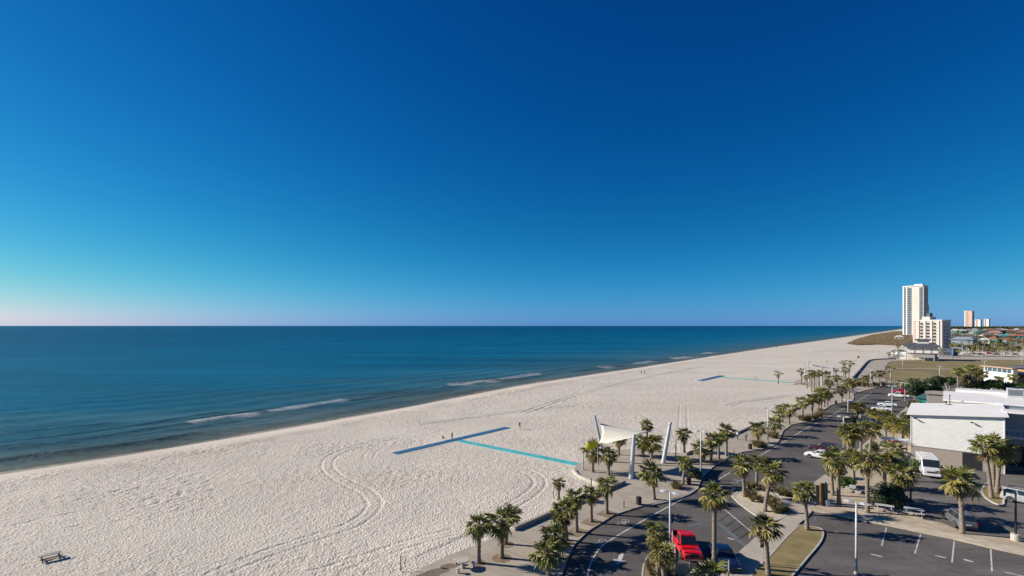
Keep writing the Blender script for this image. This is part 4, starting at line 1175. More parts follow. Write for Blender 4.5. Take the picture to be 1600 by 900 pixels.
# traffic barrel
c = G(1561, 768); t = empty('traffic_barrel', (c.x, c.y, .12), 0, 'orange and white traffic barrel on the corner island', 'barrel')
b = MB().lathe([(.33, 0), (.33, .06), (.27, .08), (.27, .35), (.24, .36), (.24, .62), (.21, .63), (.2, .95), (.1, 1.0)], 14); o = b.build('drum', M['orange'], t)
for z in (.42, .7):
    MB().lathe([(.252 if z < .6 else .222, z), (.25 if z < .6 else .22, z+.13)], 14).build('band', M['white_paint'], o)

# ------------------------------------------------------------------ flags
def flag(px, py, ytop, fpx, w, h, m, label):
    foot = G(px, py); k = ppm(py); H_ = (py-ytop)/k
    t = empty('flag', (foot.x, foot.y, .1), 0, label, 'flag')
    MB().lathe([(.05, 0), (.035, H_)], 8).build('pole', M['pole_white'], t)
    b = MB(); n = 10; vs = []; fs = []
    for i in range(n+1):
        q = i/n
        for j in range(5):
            z = H_ - .1 - h*j/4 - .22*w*q*q
            vs.append((fpx*w*q, .18*math.sin(q*7 + j*.3)*q, z + .05*math.sin(q*9)))
    for i in range(n):
        for j in range(4):
            fs.append((i*5+j, i*5+j+1, (i+1)*5+j+1, (i+1)*5+j))
    b.add(vs, fs); o = b.build('flag_cloth', M[m], t, smooth=True)
    s_ = o.modifiers.new('thickness', 'SOLIDIFY'); s_.thickness = .012
flag(934, 747, 690, -1, 1.8, .95, 'yellow', 'yellow beach flag beside the shade sail')
flag(1343, 580, 556, -1, 1.4, 1.0, 'yellow', 'small far yellow beach flag by the curved wall')
flag(1246, 650, 632, -1, 1.2, 1.3, 'red_cloth', 'red flag between the promenade palms')

# ------------------------------------------------------------------ beach mats, bench, table
def sand_mat(p0, p1, w, m, label, z=.06):
    a = G(*p0); b_ = G(*p1); L_ = (b_-a).length; d = (b_-a).normalized(); q = Vector((-d.y, d.x, 0))
    t = empty('beach_mat', (a.x, a.y, 0), 0, label, 'beach mat')
    n = max(2, int(L_/3.0)); rr = random.Random(int(p0[0]))
    for i in range(n):
        x0 = a + d*(L_*i/n + .02); x1 = a + d*(L_*(i+1)/n - .02)
        w0 = w*rr.uniform(.94, 1.04); z0 = z + rr.uniform(-.008, .008)
        c = [x0 + q*w0/2, x1 + q*w0/2, x1 - q*w0/2, x0 - q*w0/2]
        b = MB().prism([((p-a).x, (p-a).y) for p in c], z0-.1, z0); b.build('mat_panel', M[m], t)
sand_mat((616, 709), (794, 668), 1.75, 'mat_blue', 'dark blue access mat laid across the sand')
sand_mat((716, 688.5), (908, 727), 1.6, 'mat_aqua', 'aqua access mat from the plaza towards the sea', .07)
sand_mat((1094, 595), (1128, 587), 2.6, 'mat_blue', 'small far dark blue mat on the sand', .08)
sand_mat((1126, 589.5), (1238, 598), 1.2, 'mat_aqua', 'far pale aqua mat leading to the second plaza', .14)
# bench
fa, fb = G(62, 880), G(97, 871); d = (fb-fa); L_ = d.length*1.02
t = empty('picnic_table', (fa.x, fa.y, 0), math.atan2(d.y, d.x), 'low weathered picnic table alone on the sand at lower left', 'picnic table')
for x in (.2, L_-.2):
    for y0, y1 in ((-.12, .42), (1.02, .48)): MB().tube((x, y0, -.1), (x, y1, .45), .05, .05, 6).build('leg', M['wood_dark'], t)
    MB().box(x-.045, x+.045, -.2, 1.1, .2, .265).build('cross_rail', M['wood_dark'], t)
for i in range(4): MB().box(0, L_, .12 + i*.165, .27 + i*.165, .455, .50).build('plank', M['wood_grey'], t)
for y in (-.24, .90): MB().box(0, L_, y, y+.24, .27, .31).build('seat', M['wood_dark'] if y < 0 else M['wood_grey'], t)
# round table with stools
c = G(723, 890); t = empty('round_table', (c.x, c.y, .15), 0, 'round pale concrete table with stools below the leftmost palm', 'table')
MB().lathe([(.62, .70), (.65, .73), (.65, .78), (.62, .80)], 22).build('table_top', M['kerb'], t)
MB().lathe([(.28, 0), (.16, .15), (.14, .70)], 14).build('pedestal', M['concrete'], t)
for a, m_ in ((0.2, 'steel'), (2.3, 'kerb'), (4.4, 'kerb')):
    x, y = 1.05*math.cos(a), 1.05*math.sin(a)
    b = MB(); b.lathe([(.12, 0), (.1, .38), (.24, .42), (.25, .46), (.22, .49)], 14, (x, y)); b.build('stool', M[m_], t)
# volleyball nets far out on the sand
for i, (a, b_) in enumerate((((1271, 552.5), (1312, 551.5)), ((1316, 552), (1341, 551)), ((1343, 553), (1374, 552)))):
    p, q = G(*a), G(*b_); t = empty('volleyball_net', p, 0, ['left', 'middle', 'right'][i] + ' far volleyball net on the sand before the dunes', 'net')
    for e in (p, q): MB().tube(e-p - Vector((0, 0, .1)), e-p + Vector((0, 0, 2.6)), .07, .07, 6).build('post', M['wood_grey'], t)
    b = MB()
    for z in (1.5, 2.45): b.tube(Vector((0, 0, z)), q-p + Vector((0, 0, z)), .04, .04, 5)
    for k in range(41): b.tube((q-p)*(k/40) + Vector((0, 0, 1.5)), (q-p)*(k/40) + Vector((0, 0, 2.45)), .008, .008, 3, False)
    b.build('net', M['wood_grey'], t)

# fence beside the pickup
t = empty('timber_fence', (15.0, 47.0, .1), -.12, 'grey timber fence in front of the red pickup', 'fence')
for i in range(4): MB().box(i*1.3-.05, i*1.3+.05, -.05, .05, -.1, 1.25).build('post', M['wood_grey'], t)
for z in (.3, 1.0): MB().box(-.1, 4.0, .052, .09, z, z+.1).build('rail', M['wood_grey'], t)
for i in range(27): MB().box(-.05 + i*.15, .07 + i*.15, .092, .115, .05, 1.12 + .02*(i % 3)).build('board', M['wood_grey'], t)

# wooden post with green panels (screen beside the roadside walk)
c = G(1283, 791); t = empty('panel_screen', (c.x, c.y, .1), 0, 'wooden post with green panels beside the roadside walk', 'screen')
h = 35/ppm(791)
MB().box(-.2, .1, -.16, .16, -.1, h).build('post', M['wood'], t, bevel=.02)
MB().box(.12, .42, .02, .32, -.1, h*.98).build('post', M['wood_dark'], t, bevel=.02)
o = MB().box(-.62, -.22, .05, .15, .35, h*.9).build('panel', M['green_panel'], t)
o = MB().prism([(0, 0)], 0, 0) if False else None
b = MB(); b.add([(.62, .5, .3), (1.35, .8, .3), (1.35, .8, h*.85), (.98, .65, h*1.0), (.62, .5, h*.85), (.6, .58, .3), (1.33, .88, .3), (1.33, .88, h*.85), (.96, .73, h*1.0), (.6, .58, h*.85)],
      [(0, 1, 2, 3, 4), (9, 8, 7, 6, 5), (0, 5, 6, 1), (1, 6, 7, 2), (2, 7, 8, 3), (3, 8, 9, 4), (4, 9, 5, 0)]); b.build('panel', M['green_panel'], t)
MB().box(.45, .95, -.35, .05, -.05, .75).build('box', M['steel'], t, bevel=.03)

def picnic_table(px, py, ang, label):
    c = G(px, py); t = empty('picnic_table', (c.x, c.y, .11), ang, label, 'picnic table')
    for i in range(5): MB().box(-.95, .95, -.38+i*.155, -.24+i*.155, .72, .76).build('plank', M['pole_white'], t)
    for s in (-1, 1):
        MB().box(-.95, .95, s*.72-.14, s*.72+.14, .42, .46).build('seat', M['pole_white'], t)
        for x in (-.7, .7):
            b = MB(); b.tube((x, s*.75, 0), (x, s*.2, .72), .035, .035, 6); b.build('leg', M['pole_white'], t)
    for x in (-.7, .7): MB().box(x-.03, x+.03, -.8, .8, .36, .415).build('cross_rail', M['pole_white'], t)
picnic_table(1382, 800, AU + math.pi/2, 'white picnic table in front of the large dark bush')
picnic_table(1428, 806, AU + math.pi/2 + .1, 'white picnic table beside the driveway shade')
picnic_table(1332, 770, AU, 'pale picnic table between the roadside palms')

# picnic shelter
c = G(1399, 712); t = empty('picnic_shelter', (c.x, c.y, .1), AU - math.pi/2, 'open picnic shelter with grey roof and red stripe', 'shelter')
for x in (-1.6, 1.6):
    for y in (-1.1, 1.1): MB().box(x-.09, x+.09, y-.09, y+.09, -.1, 2.6).build('post', M['pole_white'], t)
rf = MB(); rf.add([(-2.0, -1.4, 2.6), (2.0, -1.4, 2.6), (2.0, 1.4, 2.6), (-2.0, 1.4, 2.6), (-1.8, 0, 3.1), (1.8, 0, 3.1)], [(0, 1, 5, 4), (2, 3, 4, 5), (1, 2, 5), (3, 0, 4), (0, 3, 2, 1)]); rf = rf.build('roof', M['steel'], t)
MB().box(-1.0, .9, -1.47, -1.42, 2.5, 2.8).build('fascia', M['lamp_red'], rf)
MB().box(-1.8, 1.8, -.5, .5, .7, .78).build('table_top', M['wood_grey'], t)
MB().box(-1.2, 1.2, -.12, .12, 0, .7).build('table_base', M['wood_grey'], t)

# ------------------------------------------------------------------ people
SKIN = mat('skin', (0.42, 0.26, 0.18), .6); HAIR = mat('hair', (0.05, 0.035, 0.025), .7)
def person(pos, heading, shirt, trousers, label, pose='walk', h=1.72, bare_legs=False, hat=None):
    k = h/1.75
    J = {}
    def put(n, x, y, z, r): J[n] = (x*k, y*k, z*k, r*k)
    st = .22 if pose == 'walk' else .05
    if pose == 'sit':
        put('pel', 0, 0, .30, .15); put('che', -.06, 0, .62, .155); put('nek', -.05, 0, .84, .055); put('hed', -.03, 0, .98, .095); put('top', -.03, 0, 1.08, .07)
        for s, n in ((1, 'l'), (-1, 'r')):
            put('hip'+n, .05, s*.1, .27, .09); put('kne'+n, .46, s*.14, .40, .062); put('ank'+n, .72, s*.14, .10, .045); put('toe'+n, .88, s*.15, .06, .035)
            put('sho'+n, -.06, s*.19, .77, .06); put('elb'+n, .06, s*.26, .52, .045); put('wri'+n, .28, s*.22, .45, .035); put('han'+n, .36, s*.21, .43, .03)
    else:
        put('pel', 0, 0, .94, .135); put('che', .02, 0, 1.28, .15); put('nek', .03, 0, 1.50, .055); put('hed', .05, 0, 1.62, .088); put('top', .04, 0, 1.70, .07)
        for s, n in ((1, 'l'), (-1, 'r')):
            f = s*st
            put('hip'+n, 0, s*.09, .88, .095); put('kne'+n, f*.6+.03, s*.095, .49, .064); put('ank'+n, f*.95-(.05 if f < 0 else 0), s*.1, .09 + (.05 if f < 0 else 0), .043); put('toe'+n, f*.95+.15, s*.12, .045, .035)
            put('sho'+n, .02, s*.19, 1.42, .06); put('elb'+n, -f*.5-.03, s*.25, 1.13, .045); put('wri'+n, -f*.9+.07, s*.25, .90, .034); put('han'+n, -f*.95+.10, s*.25, .81, .03)
    names = list(J); idx = {n: i for i, n in enumerate(names)}
    E = [('pel', 'che'), ('che', 'nek'), ('nek', 'hed'), ('hed', 'top')]
    for n in 'lr': E += [('pel', 'hip'+n), ('hip'+n, 'kne'+n), ('kne'+n, 'ank'+n), ('ank'+n, 'toe'+n), ('che', 'sho'+n), ('sho'+n, 'elb'+n), ('elb'+n, 'wri'+n), ('wri'+n, 'han'+n)]
    me = bpy.data.meshes.new('body'); me.from_pydata([J[n][:3] for n in names], [(idx[a], idx[b]) for a, b in E], [])
    tmp = bpy.data.objects.new('tmp_body', me); COL.objects.link(tmp)
    md = tmp.modifiers.new('skin', 'SKIN'); md.use_smooth_shade = True
    for n in names:
        sv = me.skin_vertices[0].data[idx[n]]; sv.radius = (J[n][3], J[n][3]); sv.use_root = (n == 'pel')
    ss = tmp.modifiers.new('sub', 'SUBSURF'); ss.levels = 1; ss.render_levels = 1
    dg = bpy.context.evaluated_depsgraph_get(); dg.update()
    body = bpy.data.meshes.new_from_object(tmp.evaluated_get(dg)); bpy.data.objects.remove(tmp)
    body.name = 'body'; body.materials.clear()
    for m_ in (shirt, trousers, SKIN, HAIR, M['tyre']): body.materials.append(m_)
    nk = J['nek'][2]; wz = J['pel'][2]
    for p in body.polygons:
        c_ = p.center
        if c_.z > nk + .03*k: mi = 3 if (c_.z > J['hed'][2] + .05*k or c_.x < J['hed'][0] - .03*k) else 2
        elif pose == 'sit': mi = 1 if (c_.x > .1*k and abs(c_.y) < .2*k and c_.z < .5*k) or c_.z < .33*k else 0
        elif c_.z < .07*k: mi = 4
        elif c_.z < wz + .04*k and abs(c_.y) < .19*k: mi = 2 if (bare_legs and c_.z < .55*k) else 1
        elif c_.z < 1.02*k: mi = 2
        else: mi = 0
        p.material_index = mi; p.use_smooth = True
    t = empty('person', pos, heading, label, 'person')
    o = meshobj('body', body, t)
    # fingers and face
    b = MB()
    for n in 'lr':
        hx, hy, hz, _ = J['han'+n]; s = 1 if n == 'l' else -1
        for q, ln in enumerate((.06, .075, .08, .07)):
            yy = hy; xx = hx + (-.03 + .02*q)*k
            b.tube((xx, yy, hz), (xx + .012, yy - s*.008, hz - ln*.6*k), .009*k, .008*k, 5); b.tube((xx + .012, yy - s*.008, hz - ln*.6*k), (xx + .01, yy - s*.03*k, hz - ln*k), .008*k, .006*k, 5)
        b.tube((hx + .03*k, hy, hz + .03*k), (hx + .06*k, hy - s*.02, hz - .02*k), .011*k, .008*k, 5)
    b.build('fingers', SKIN, t)
    hx, hy, hz, hr = J['hed']; b = MB()
    b.tube((hx + hr*.85, 0, hz + .01*k), (hx + hr*1.15, 0, hz - .025*k), .012*k, .018*k, 6)
    for s in (-1, 1): b.tube((hx, s*hr*.85, hz - .03*k), (hx, s*hr*1.02, hz + .03*k), .02*k, .018*k, 6)
    b.build('face', SKIN, t)
    return t
cl = lambda n, c: mat(n, c, .85, var=.12, scale=8)
C_WHITE, C_NAVY, C_GREY, C_BLACK, C_RED, C_KHAKI, C_PINK, C_TEAL = cl('cloth_white', (.72, .72, .70)), cl('cloth_navy', (.035, .05, .10)), cl('cloth_grey', (.2, .21, .23)), cl('cloth_black', (.02, .02, .022)), cl('cloth_red', (.35, .06, .04)), cl('cloth_khaki', (.32, .26, .17)), cl('cloth_pink', (.55, .28, .24)), cl('cloth_teal', (.05, .2, .22))
HU = math.atan2(-U.y, -U.x)
def gp(px, py, z=.02): v = G(px, py); v.z = z; return v
person(gp(1152.5, 688, .15), HU, C_WHITE, C_NAVY, 'person in white top walking on the promenade by the seat wall', h=1.7)
person(gp(1165.5, 690.5, .15), HU + .1, C_GREY, C_NAVY, 'person in grey jacket walking on the promenade, right of the one in white', h=1.76)
person(gp(812, 671), 2.2, C_RED, C_KHAKI, 'person in dark red walking alone right of the blue mat', h=1.75)
person(gp(692, 688, .1), 1.2, C_PINK, C_KHAKI, 'person in pink sitting beside the blue mat', 'sit')
person(gp(706.5, 687.5, .12), 2.6, C_BLACK, C_BLACK, 'person in black standing on the blue mat where it meets the aqua one', 'stand', h=1.5)
person(gp(1002, 585), .6, C_BLACK, C_NAVY, 'left of two far people in dark clothes near the water', h=1.75)
person(gp(1007, 585), .8, C_NAVY, C_BLACK, 'right of two far people in dark clothes near the water', h=1.75)
person(gp(1214, 544), .8, C_BLACK, C_GREY, 'far person at the water line left of the dunes', h=1.8)
person(gp(1292.5, 567), 2, C_GREY, C_BLACK, 'far person on the sand above the second sail', h=1.75)
person(gp(1181, 593), 2.4, C_TEAL, C_GREY, 'far person on the pale aqua mat', h=1.75)
person(gp(1344.5, 581.5, .15), 1.0, C_NAVY, C_GREY, 'far person on the promenade near the small yellow flag', h=1.75)

# ------------------------------------------------------------------ vehicles
def wheel(t, x, y, r_, w=.22):
    s = 1 if y > 0 else -1
    b = MB(); n = 18
    ring = lambda rr, yy: [(x + rr*math.cos(2*math.pi*i/n), yy, r_ + rr*math.sin(2*math.pi*i/n)) for i in range(n)]
    b.loft([ring(r_*.6, y - s*w), ring(r_*.97, y - s*w), ring(r_, y - s*w*.8), ring(r_, y - s*w*.2), ring(r_*.96, y), ring(r_*.62, y + s*.0)])
    o = b.build('wheel', M['tyre'], t, smooth=False)
    b = MB(); b.loft([ring(r_*.62, y - s*.01), ring(r_*.60, y + s*.012), ring(r_*.2, y - s*.02)]); b.build('rim', M['rim'], o)
def vehicle(kind, pos, heading, col, label, L_=4.6, W=1.82, H_=1.46, detail=True):
    t = empty(kind, pos, heading, label, {'pickup_truck': 'pickup', 'van': 'van'}.get(kind, 'car'))
    w = W/2; zb = .24; hl = L_/2
    P = {'sedan': dict(prof=[(-1, .62, .72), (-.97, .78, .96), (-.6, .98, 1.0), (.36, .92, .97), (.88, .74, .80), (.98, .60, .62), (1, .45, .5)], gx=(-.66, -.36, .12, .42), wb=.60),
         'suv': dict(prof=[(-1, .7, .8), (-.98, .95, 1.02), (-.6, 1.02, 1.05), (.42, 1.0, 1.02), (.88, .88, .92), (.98, .72, .75), (1, .55, .6)], gx=(-.96, -.86, .14, .44), wb=.58),
         'pickup_truck': dict(prof=[(-1, .9, 1.0), (-.98, 1.02, 1.04), (-.30, 1.05, 1.08), (.36, 1.06, 1.10), (.90, 1.0, 1.04), (.985, .9, .94), (1, .7, .72)], gx=(-.22, -.16, .22, .42), wb=.62),
         }
    key = 'pickup_truck' if kind == 'pickup_truck' else ('suv' if kind == 'suv' else 'sedan')
    D = P[key]; b = MB(); rings = []
    for x, z1, z2 in D['prof']:
        tp = 1 - .10*max(0, abs(x)-.75)/.25
        ww = w*tp
        rings.append([(x*hl, -ww*.90, zb), (x*hl, -ww, zb+.18), (x*hl, -ww, (zb+z1)/2+.12), (x*hl, -ww*.96, z1-.02), (x*hl, -ww*.84, z2), (x*hl, 0, z2+.035), (x*hl, ww*.84, z2), (x*hl, ww*.96, z1-.02), (x*hl, ww, (zb+z1)/2+.12), (x*hl, ww, zb+.18), (x*hl, ww*.90, zb)])
    if kind == 'pickup_truck':
        # front half of the body as one loft, the bed as an open tub
        fr = [r_ for r_ in rings if r_[0][0] >= -.30*hl - .01]
        b.loft(fr)
        x0, x1 = -hl, -.30*hl
        b.box(x0, x1, -w, w, .45, .62)
        b.box(x0, x1, -w, -w+.1, .62, 1.06); b.box(x0, x1, w-.1, w, .62, 1.06); b.box(x0, x0+.09, -w+.1, w-.1, .62, 1.05)
    else:
        b.loft(rings)
    body = b.build('body', col, t, smooth=False, bevel=.04)
    g = [q*hl for q in D['gx']]; zt = H_; zs = max(r_[1] for r_ in D['prof']) + .0
    zr = zt; wr = w*.74; wbz = w*.86
    lo = [(g[0], -wbz), (g[3], -wbz), (g[3], wbz), (g[0], wbz)]; hi = [(g[1], -wr), (g[2], -wr), (g[2], wr), (g[1], wr)]
    b = MB(); b.loft([[(x, y, zs-.05) for x, y in lo], [(x, y, zr-.03) for x, y in hi], [(x*.96 + .04*(g[1]+g[2])/2, y*.93, zr+.02) for x, y in hi]])
    cab = b.build('cabin', col, t, bevel=.03)
    def face_pt(i, j, u, v_):
        a = Vector((*lo[i], zs)); b2 = Vector((*lo[j], zs)); c_ = Vector((*hi[j], zr-.04)); d_ = Vector((*hi[i], zr-.04))
        return (a.lerp(b2, u)).lerp(d_.lerp(c_, u), v_)
    def pane(name, i, j, u0, u1, out, v0=.12, v1=.92):
        vs = [face_pt(i, j, u0, v0), face_pt(i, j, u1, v0), face_pt(i, j, u1, v1), face_pt(i, j, u0, v1)]
        o_ = Vector(out)*.012; n_ = 4
        vs2 = [p + o_ for p in vs]; b = MB(); b.add([p - o_ for p in vs] + vs2, [(4, 5, 6, 7), (3, 2, 1, 0), (0, 1, 5, 4), (1, 2, 6, 5), (2, 3, 7, 6), (3, 0, 4, 7)])
        b.build(name, M['glass'], cab)
    pane('windshield', 1, 2, .05, .95, (1, 0, .8)); pane('rear_window', 3, 0, .07, .93, (-1, 0, .4))
    for (i, j, oy) in ((0, 1, -1), (2, 3, 1)):
        for u0, u1 in ((.10, .47), (.51, .88)): pane('side_window', i, j, u0, u1, (0, oy, .3))
    r_ = .40 if kind == 'pickup_truck' else (.36 if kind == 'suv' else .32)
    for sx in (-1, 1):
        for sy in (-1, 1):
            bb = MB(); n = 16; cx = sx*D['wb']*hl
            arc = [(cx + r_*1.18*math.cos(math.pi*i/(n-1)), sy*(w+.004), r_ + r_*1.18*math.sin(math.pi*i/(n-1))) for i in range(n)]
            arc2 = [(p[0], sy*(w-.15), p[2]) for p in arc]
            bb.add(arc + arc2, [tuple(range(n)) if sy < 0 else tuple(reversed(range(n)))] + [(i, i+1, n+i+1, n+i) for i in range(n-1)])
            bb.build('wheel_arch', M['black_plastic'], t); wheel(t, cx, sy*(w+.012), r_)
    zf = D['prof'][-2][1]
    for sy in (-1, 1):
        MB().box(hl*.955, hl*.992, sy*w*.62-.16, sy*w*.62+.16, zf-.16, zf+.0).build('headlight', M['lamp_glass'], t, bevel=.02)
        MB().box(-hl*1.004, -hl*.965, sy*w*.80-.09, sy*w*.80+.09, .72, .98 if key != 'sedan' else .86).build('tail_light', M['lamp_red'], t, bevel=.015)
        MB().box(g[3]-.25, g[3]-.08, sy*(w+.02)-.09, sy*(w+.02)+.09, zs+.0, zs+.15).build('mirror', M['black_plastic'], t, bevel=.02)
        for xx in (.12, -.22): MB().box(xx*hl, xx*hl+.18, sy*w-.015, sy*w+.02, zs-.2, zs-.17).build('door_handle', M['black_plastic'], t)
    MB().box(hl*.97, hl*1.008, -w*.42, w*.42, zf-.26, zf-.02).build('grille', M['black_plastic'], t, bevel=.02)
    MB().box(hl*.96, hl*1.015, -w*.86, w*.86, .30, .46).build('bumper', M['chrome'] if kind == 'pickup_truck' else M['black_plastic'], t, bevel=.03)
    MB().box(-hl*1.015, -hl*.97, -w*.86, w*.86, .34, .5).build('bumper', M['chrome'] if kind == 'pickup_truck' else M['black_plastic'], t, bevel=.03)
    MB().box(-hl*1.012, -hl*.998, -.25, .25, .62, .74).build('number_plate', M['white_paint'], t)
    if kind == 'pickup_truck':
        MB().box(-hl+.1, -.30*hl, -w+.102, w-.102, .622, .66).build('bed_floor', M['black_plastic'], t)
        for sy in (-1, 1): MB().box(-hl+.1, -.31*hl, min(sy*(w-.102), sy*(w-.13)), max(sy*(w-.102), sy*(w-.13)), .66, 1.07).build('bed_liner', M['black_plastic'], t)
        MB().box(-.305*hl-.03, -.302*hl, -w+.13, w-.13, .66, 1.1).build('bed_liner', M['black_plastic'], t)
    if kind == 'suv':
        for sy in (-1, 1): MB().box(g[1]+.2, g[2]-.1, sy*wr*.86-.025, sy*wr*.86+.025, zr+.03, zr+.08).build('roof_rail', M['black_plastic'], t)
    return t
RED, DBLUE, PWHITE, MAROON, SILVER, GREYP, REDC, DARK = paint('paint_red', (.62, .008, .012)), paint('paint_dark_blue', (.008, .018, .06)), paint('paint_white', (.74, .74, .73)), paint('paint_maroon', (.055, .008, .014)), paint('paint_silver', (.42, .43, .44)), paint('paint_grey', (.12, .125, .13)), paint('paint_bright_red', (.45, .01, .02)), paint('paint_black', (.012, .012, .015))
vehicle('pickup_truck', (17.75, 52.2, .014), R(-90-4), RED, 'bright red pickup truck parked beside the palm island', 5.7, 1.98, 1.92)
vehicle('sedan', (20.55, 49.6, .014), R(-90-3), DBLUE, 'dark blue car parked next to the red pickup', 4.7, 1.84, 1.48)
AV = math.atan2(V.y, V.x)
vehicle('sedan', gp(1281, 716, .012), AV + math.pi - .12, PWHITE, 'white sedan parked nose out by the roadside palms', 4.6, 1.8, 1.45)
vehicle('suv', gp(1287, 706, .012), AV + math.pi - .12, MAROON, 'maroon car parked behind the white sedan', 4.6, 1.85, 1.62)
vehicle('sedan', gp(1377, 642, .012), AV + math.pi + .05, PWHITE, 'nearer of two white cars parked near the pale lamp', 4.6, 1.8, 1.45)
vehicle('sedan', gp(1386, 635, .012), AV + math.pi + .05, PWHITE, 'farther of two white cars parked near the pale lamp', 4.6, 1.8, 1.45)
vehicle('pickup_truck', gp(1404, 621, .012), AV + math.pi, PWHITE, 'white pickup parked far up the road', 5.4, 1.9, 1.8)
vehicle('suv', gp(1406, 615, .012), AV + math.pi, REDC, 'red car parked beyond the white pickup', 4.6, 1.85, 1.65)
vehicle('suv', gp(1329, 637, .012), AU + .1, DARK, 'added dark car over the wall shade at the third kerb extension', 4.7, 1.85, 1.7)  # dark car added where wall shade makes a blot by the kerb
vehicle('sedan', gp(1357, 661, .012), AV + math.pi, DBLUE, 'dark blue car hidden behind the median palms', 4.6, 1.8, 1.45)
vehicle('sedan', gp(1360, 654, .012), AV + math.pi, SILVER, 'silver car behind the median palms', 4.6, 1.8, 1.45)
vehicle('sedan', gp(1362, 648, .012), AV + math.pi, MAROON, 'dark red car behind the median palms', 4.6, 1.8, 1.45)
vehicle('suv', gp(1498, 819, .016), math.atan2(.95, .32), GREYP, 'grey car in the driveway behind the large palm', 4.5, 1.85, 1.72)
vehicle('suv', gp(1604, 787, .016), AV - .25, SILVER, 'silver car cut off by the right edge', 4.8, 1.88, 1.75)
# white van facing the camera
pv = gp(1450, 740, .016)
t = empty('van', pv, math.atan2(-.80, -.60) + .12, 'white box van parked in front of the white building', 'van')
b = MB(); w = 1.12
rng_ = lambda x, z0, z1, q=1.0: [(x, -w*q, z0), (x, -w*q, z1-.15), (x, -w*q*.9, z1), (x, w*q*.9, z1), (x, w*q, z1-.15), (x, w*q, z0)]
b.loft([rng_(-3.0, .4, 2.75), rng_(1.5, .4, 2.75), rng_(1.75, .4, 2.66), rng_(2.35, .4, 1.5, .97), rng_(3.0, .42, 1.2, .95), rng_(3.08, .42, .9, .93)])
vb = b.build('body', paint('paint_van', (.58, .59, .60)), t, bevel=.05)
b = MB(); b.add([(1.79, -w*.86, 2.54), (1.79, w*.86, 2.54), (2.36, w*.88, 1.56), (2.36, -w*.88, 1.56)], [(0, 3, 2, 1)])
o = b.build('windshield', M['glass'], t); s_ = o.modifiers.new('thickness', 'SOLIDIFY'); s_.thickness = .03; s_.offset = 0.9
for s in (-1, 1):
    MB().box(1.0, 1.75, s*w-.012, s*w+.012, 1.6, 2.3).build('side_window', M['glass'], t)
    MB().box(2.95, 3.1, s*.75-.16, s*.75+.16, .85, 1.05).build('headlight', M['lamp_glass'], t, bevel=.02)
    MB().box(1.95, 2.1, s*(w+.22)-.1, s*(w+.22)+.1, 1.55, 1.95).build('mirror', M['black_plastic'], t, bevel=.02)
    for x in (-1.9, 2.05): wheel(t, x, s*(w+.01), .38, .25)
MB().box(3.0, 3.12, -.62, .62, .82, 1.02).build('grille', M['black_plastic'], t, bevel=.02)
MB().box(2.98, 3.2, -w*.95, w*.95, .38, .66).build('bumper', M['white_paint'], t, bevel=.04)
for x in (-2.4, -1.2, 0): MB().box(x-.35, x+.35, -.45, .45, 2.752, 2.80).build('roof_hatch', M['siding'], vb, bevel=.02)
# ------------------------------------------------------------------ white building on the right
FR_ = Vector((76.3, 79.3, 0)); FL_ = Vector((67.6, 86.8, 0))
wd = (FR_ - FL_).normalized(); wn_ = Vector((wd.y, -wd.x, 0))       # wn_ points towards the camera
if wn_.y > 0: wn_ = -wn_
bk = -wn_
Lw = (FR_-FL_).length
bld = empty('white_building', (FL_.x, FL_.y, 0), math.atan2(wd.y, wd.x), 'white clapboard building with brick base and flat white roof', 'building')
zl, zr_ = 8.0, 8.9                    # eave rises gently to the right
def ez(x): return zl + (zr_-zl)*x/Lw
DEP = 12.5
# walls (x along the front, y to the back)
MB().box(0, Lw, 0, .3, 0, 2.75).build('base_wall', M['brick'], bld)
b = MB(); b.add([(0, .02, 2.75), (Lw, .02, 2.75), (Lw, .02, ez(Lw)), (0, .02, ez(0)), (0, DEP, 2.75), (Lw, DEP, 2.75), (Lw, DEP, ez(Lw)), (0, DEP, ez(0)), (0, .3, 0), (0, DEP, 0), (Lw, .3, 0), (Lw, DEP, 0)],
      [(0, 1, 2, 3), (5, 4, 7, 6), (0, 3, 7, 4), (1, 5, 6, 2), (8, 0, 4, 9), (1, 10, 11, 5)])
b.build('wall', M['siding'], bld)
z = 2.75; nb = 0
while z < 8.85:                      # lap boards, each its own piece
    z1 = z + .205
    xa = 0.0
    if z1 > zl: xa = min(Lw-.3, (z1 - zl)/(zr_-zl)*Lw)
    if z1 < ez(Lw):
        MB().add([(xa, -.03, z), (Lw, -.03, z), (Lw, .016, z1), (xa, .016, z1), (xa, .016, z), (Lw, .016, z)], [(0, 1, 2, 3), (0, 4, 5, 1), (0, 3, 4), (1, 5, 2)]).build('siding_board', M['siding'], bld)
    z = z1
for i in range(11):                  # courses of the base
    MB().box(0, 6.55, -.022, -.001, .04 + i*.247, .04 + i*.247 + .225).build('base_course', M['brick'], bld)
    MB().box(9.0, Lw, -.022, -.001, .04 + i*.247, .04 + i*.247 + .225).build('base_course', M['brick'], bld)
MB().box(6.6, 8.95, -.02, .02, 0, 2.6).build('garage_opening', M['black_plastic'], bld)
for x in (-.04, Lw-.10): MB().box(x, x+.14, -.06, .05, 2.75 if x < 0 else 0, ez(max(x, 0))).build('corner_board', M['white_paint'], bld)
MB().box(-.02, Lw, -.08, -.02, 2.68, 2.80).build('trim_board', M['wood_grey'], bld)
b = MB(); ov = .55
xa, xb = -ov, Lw+.45
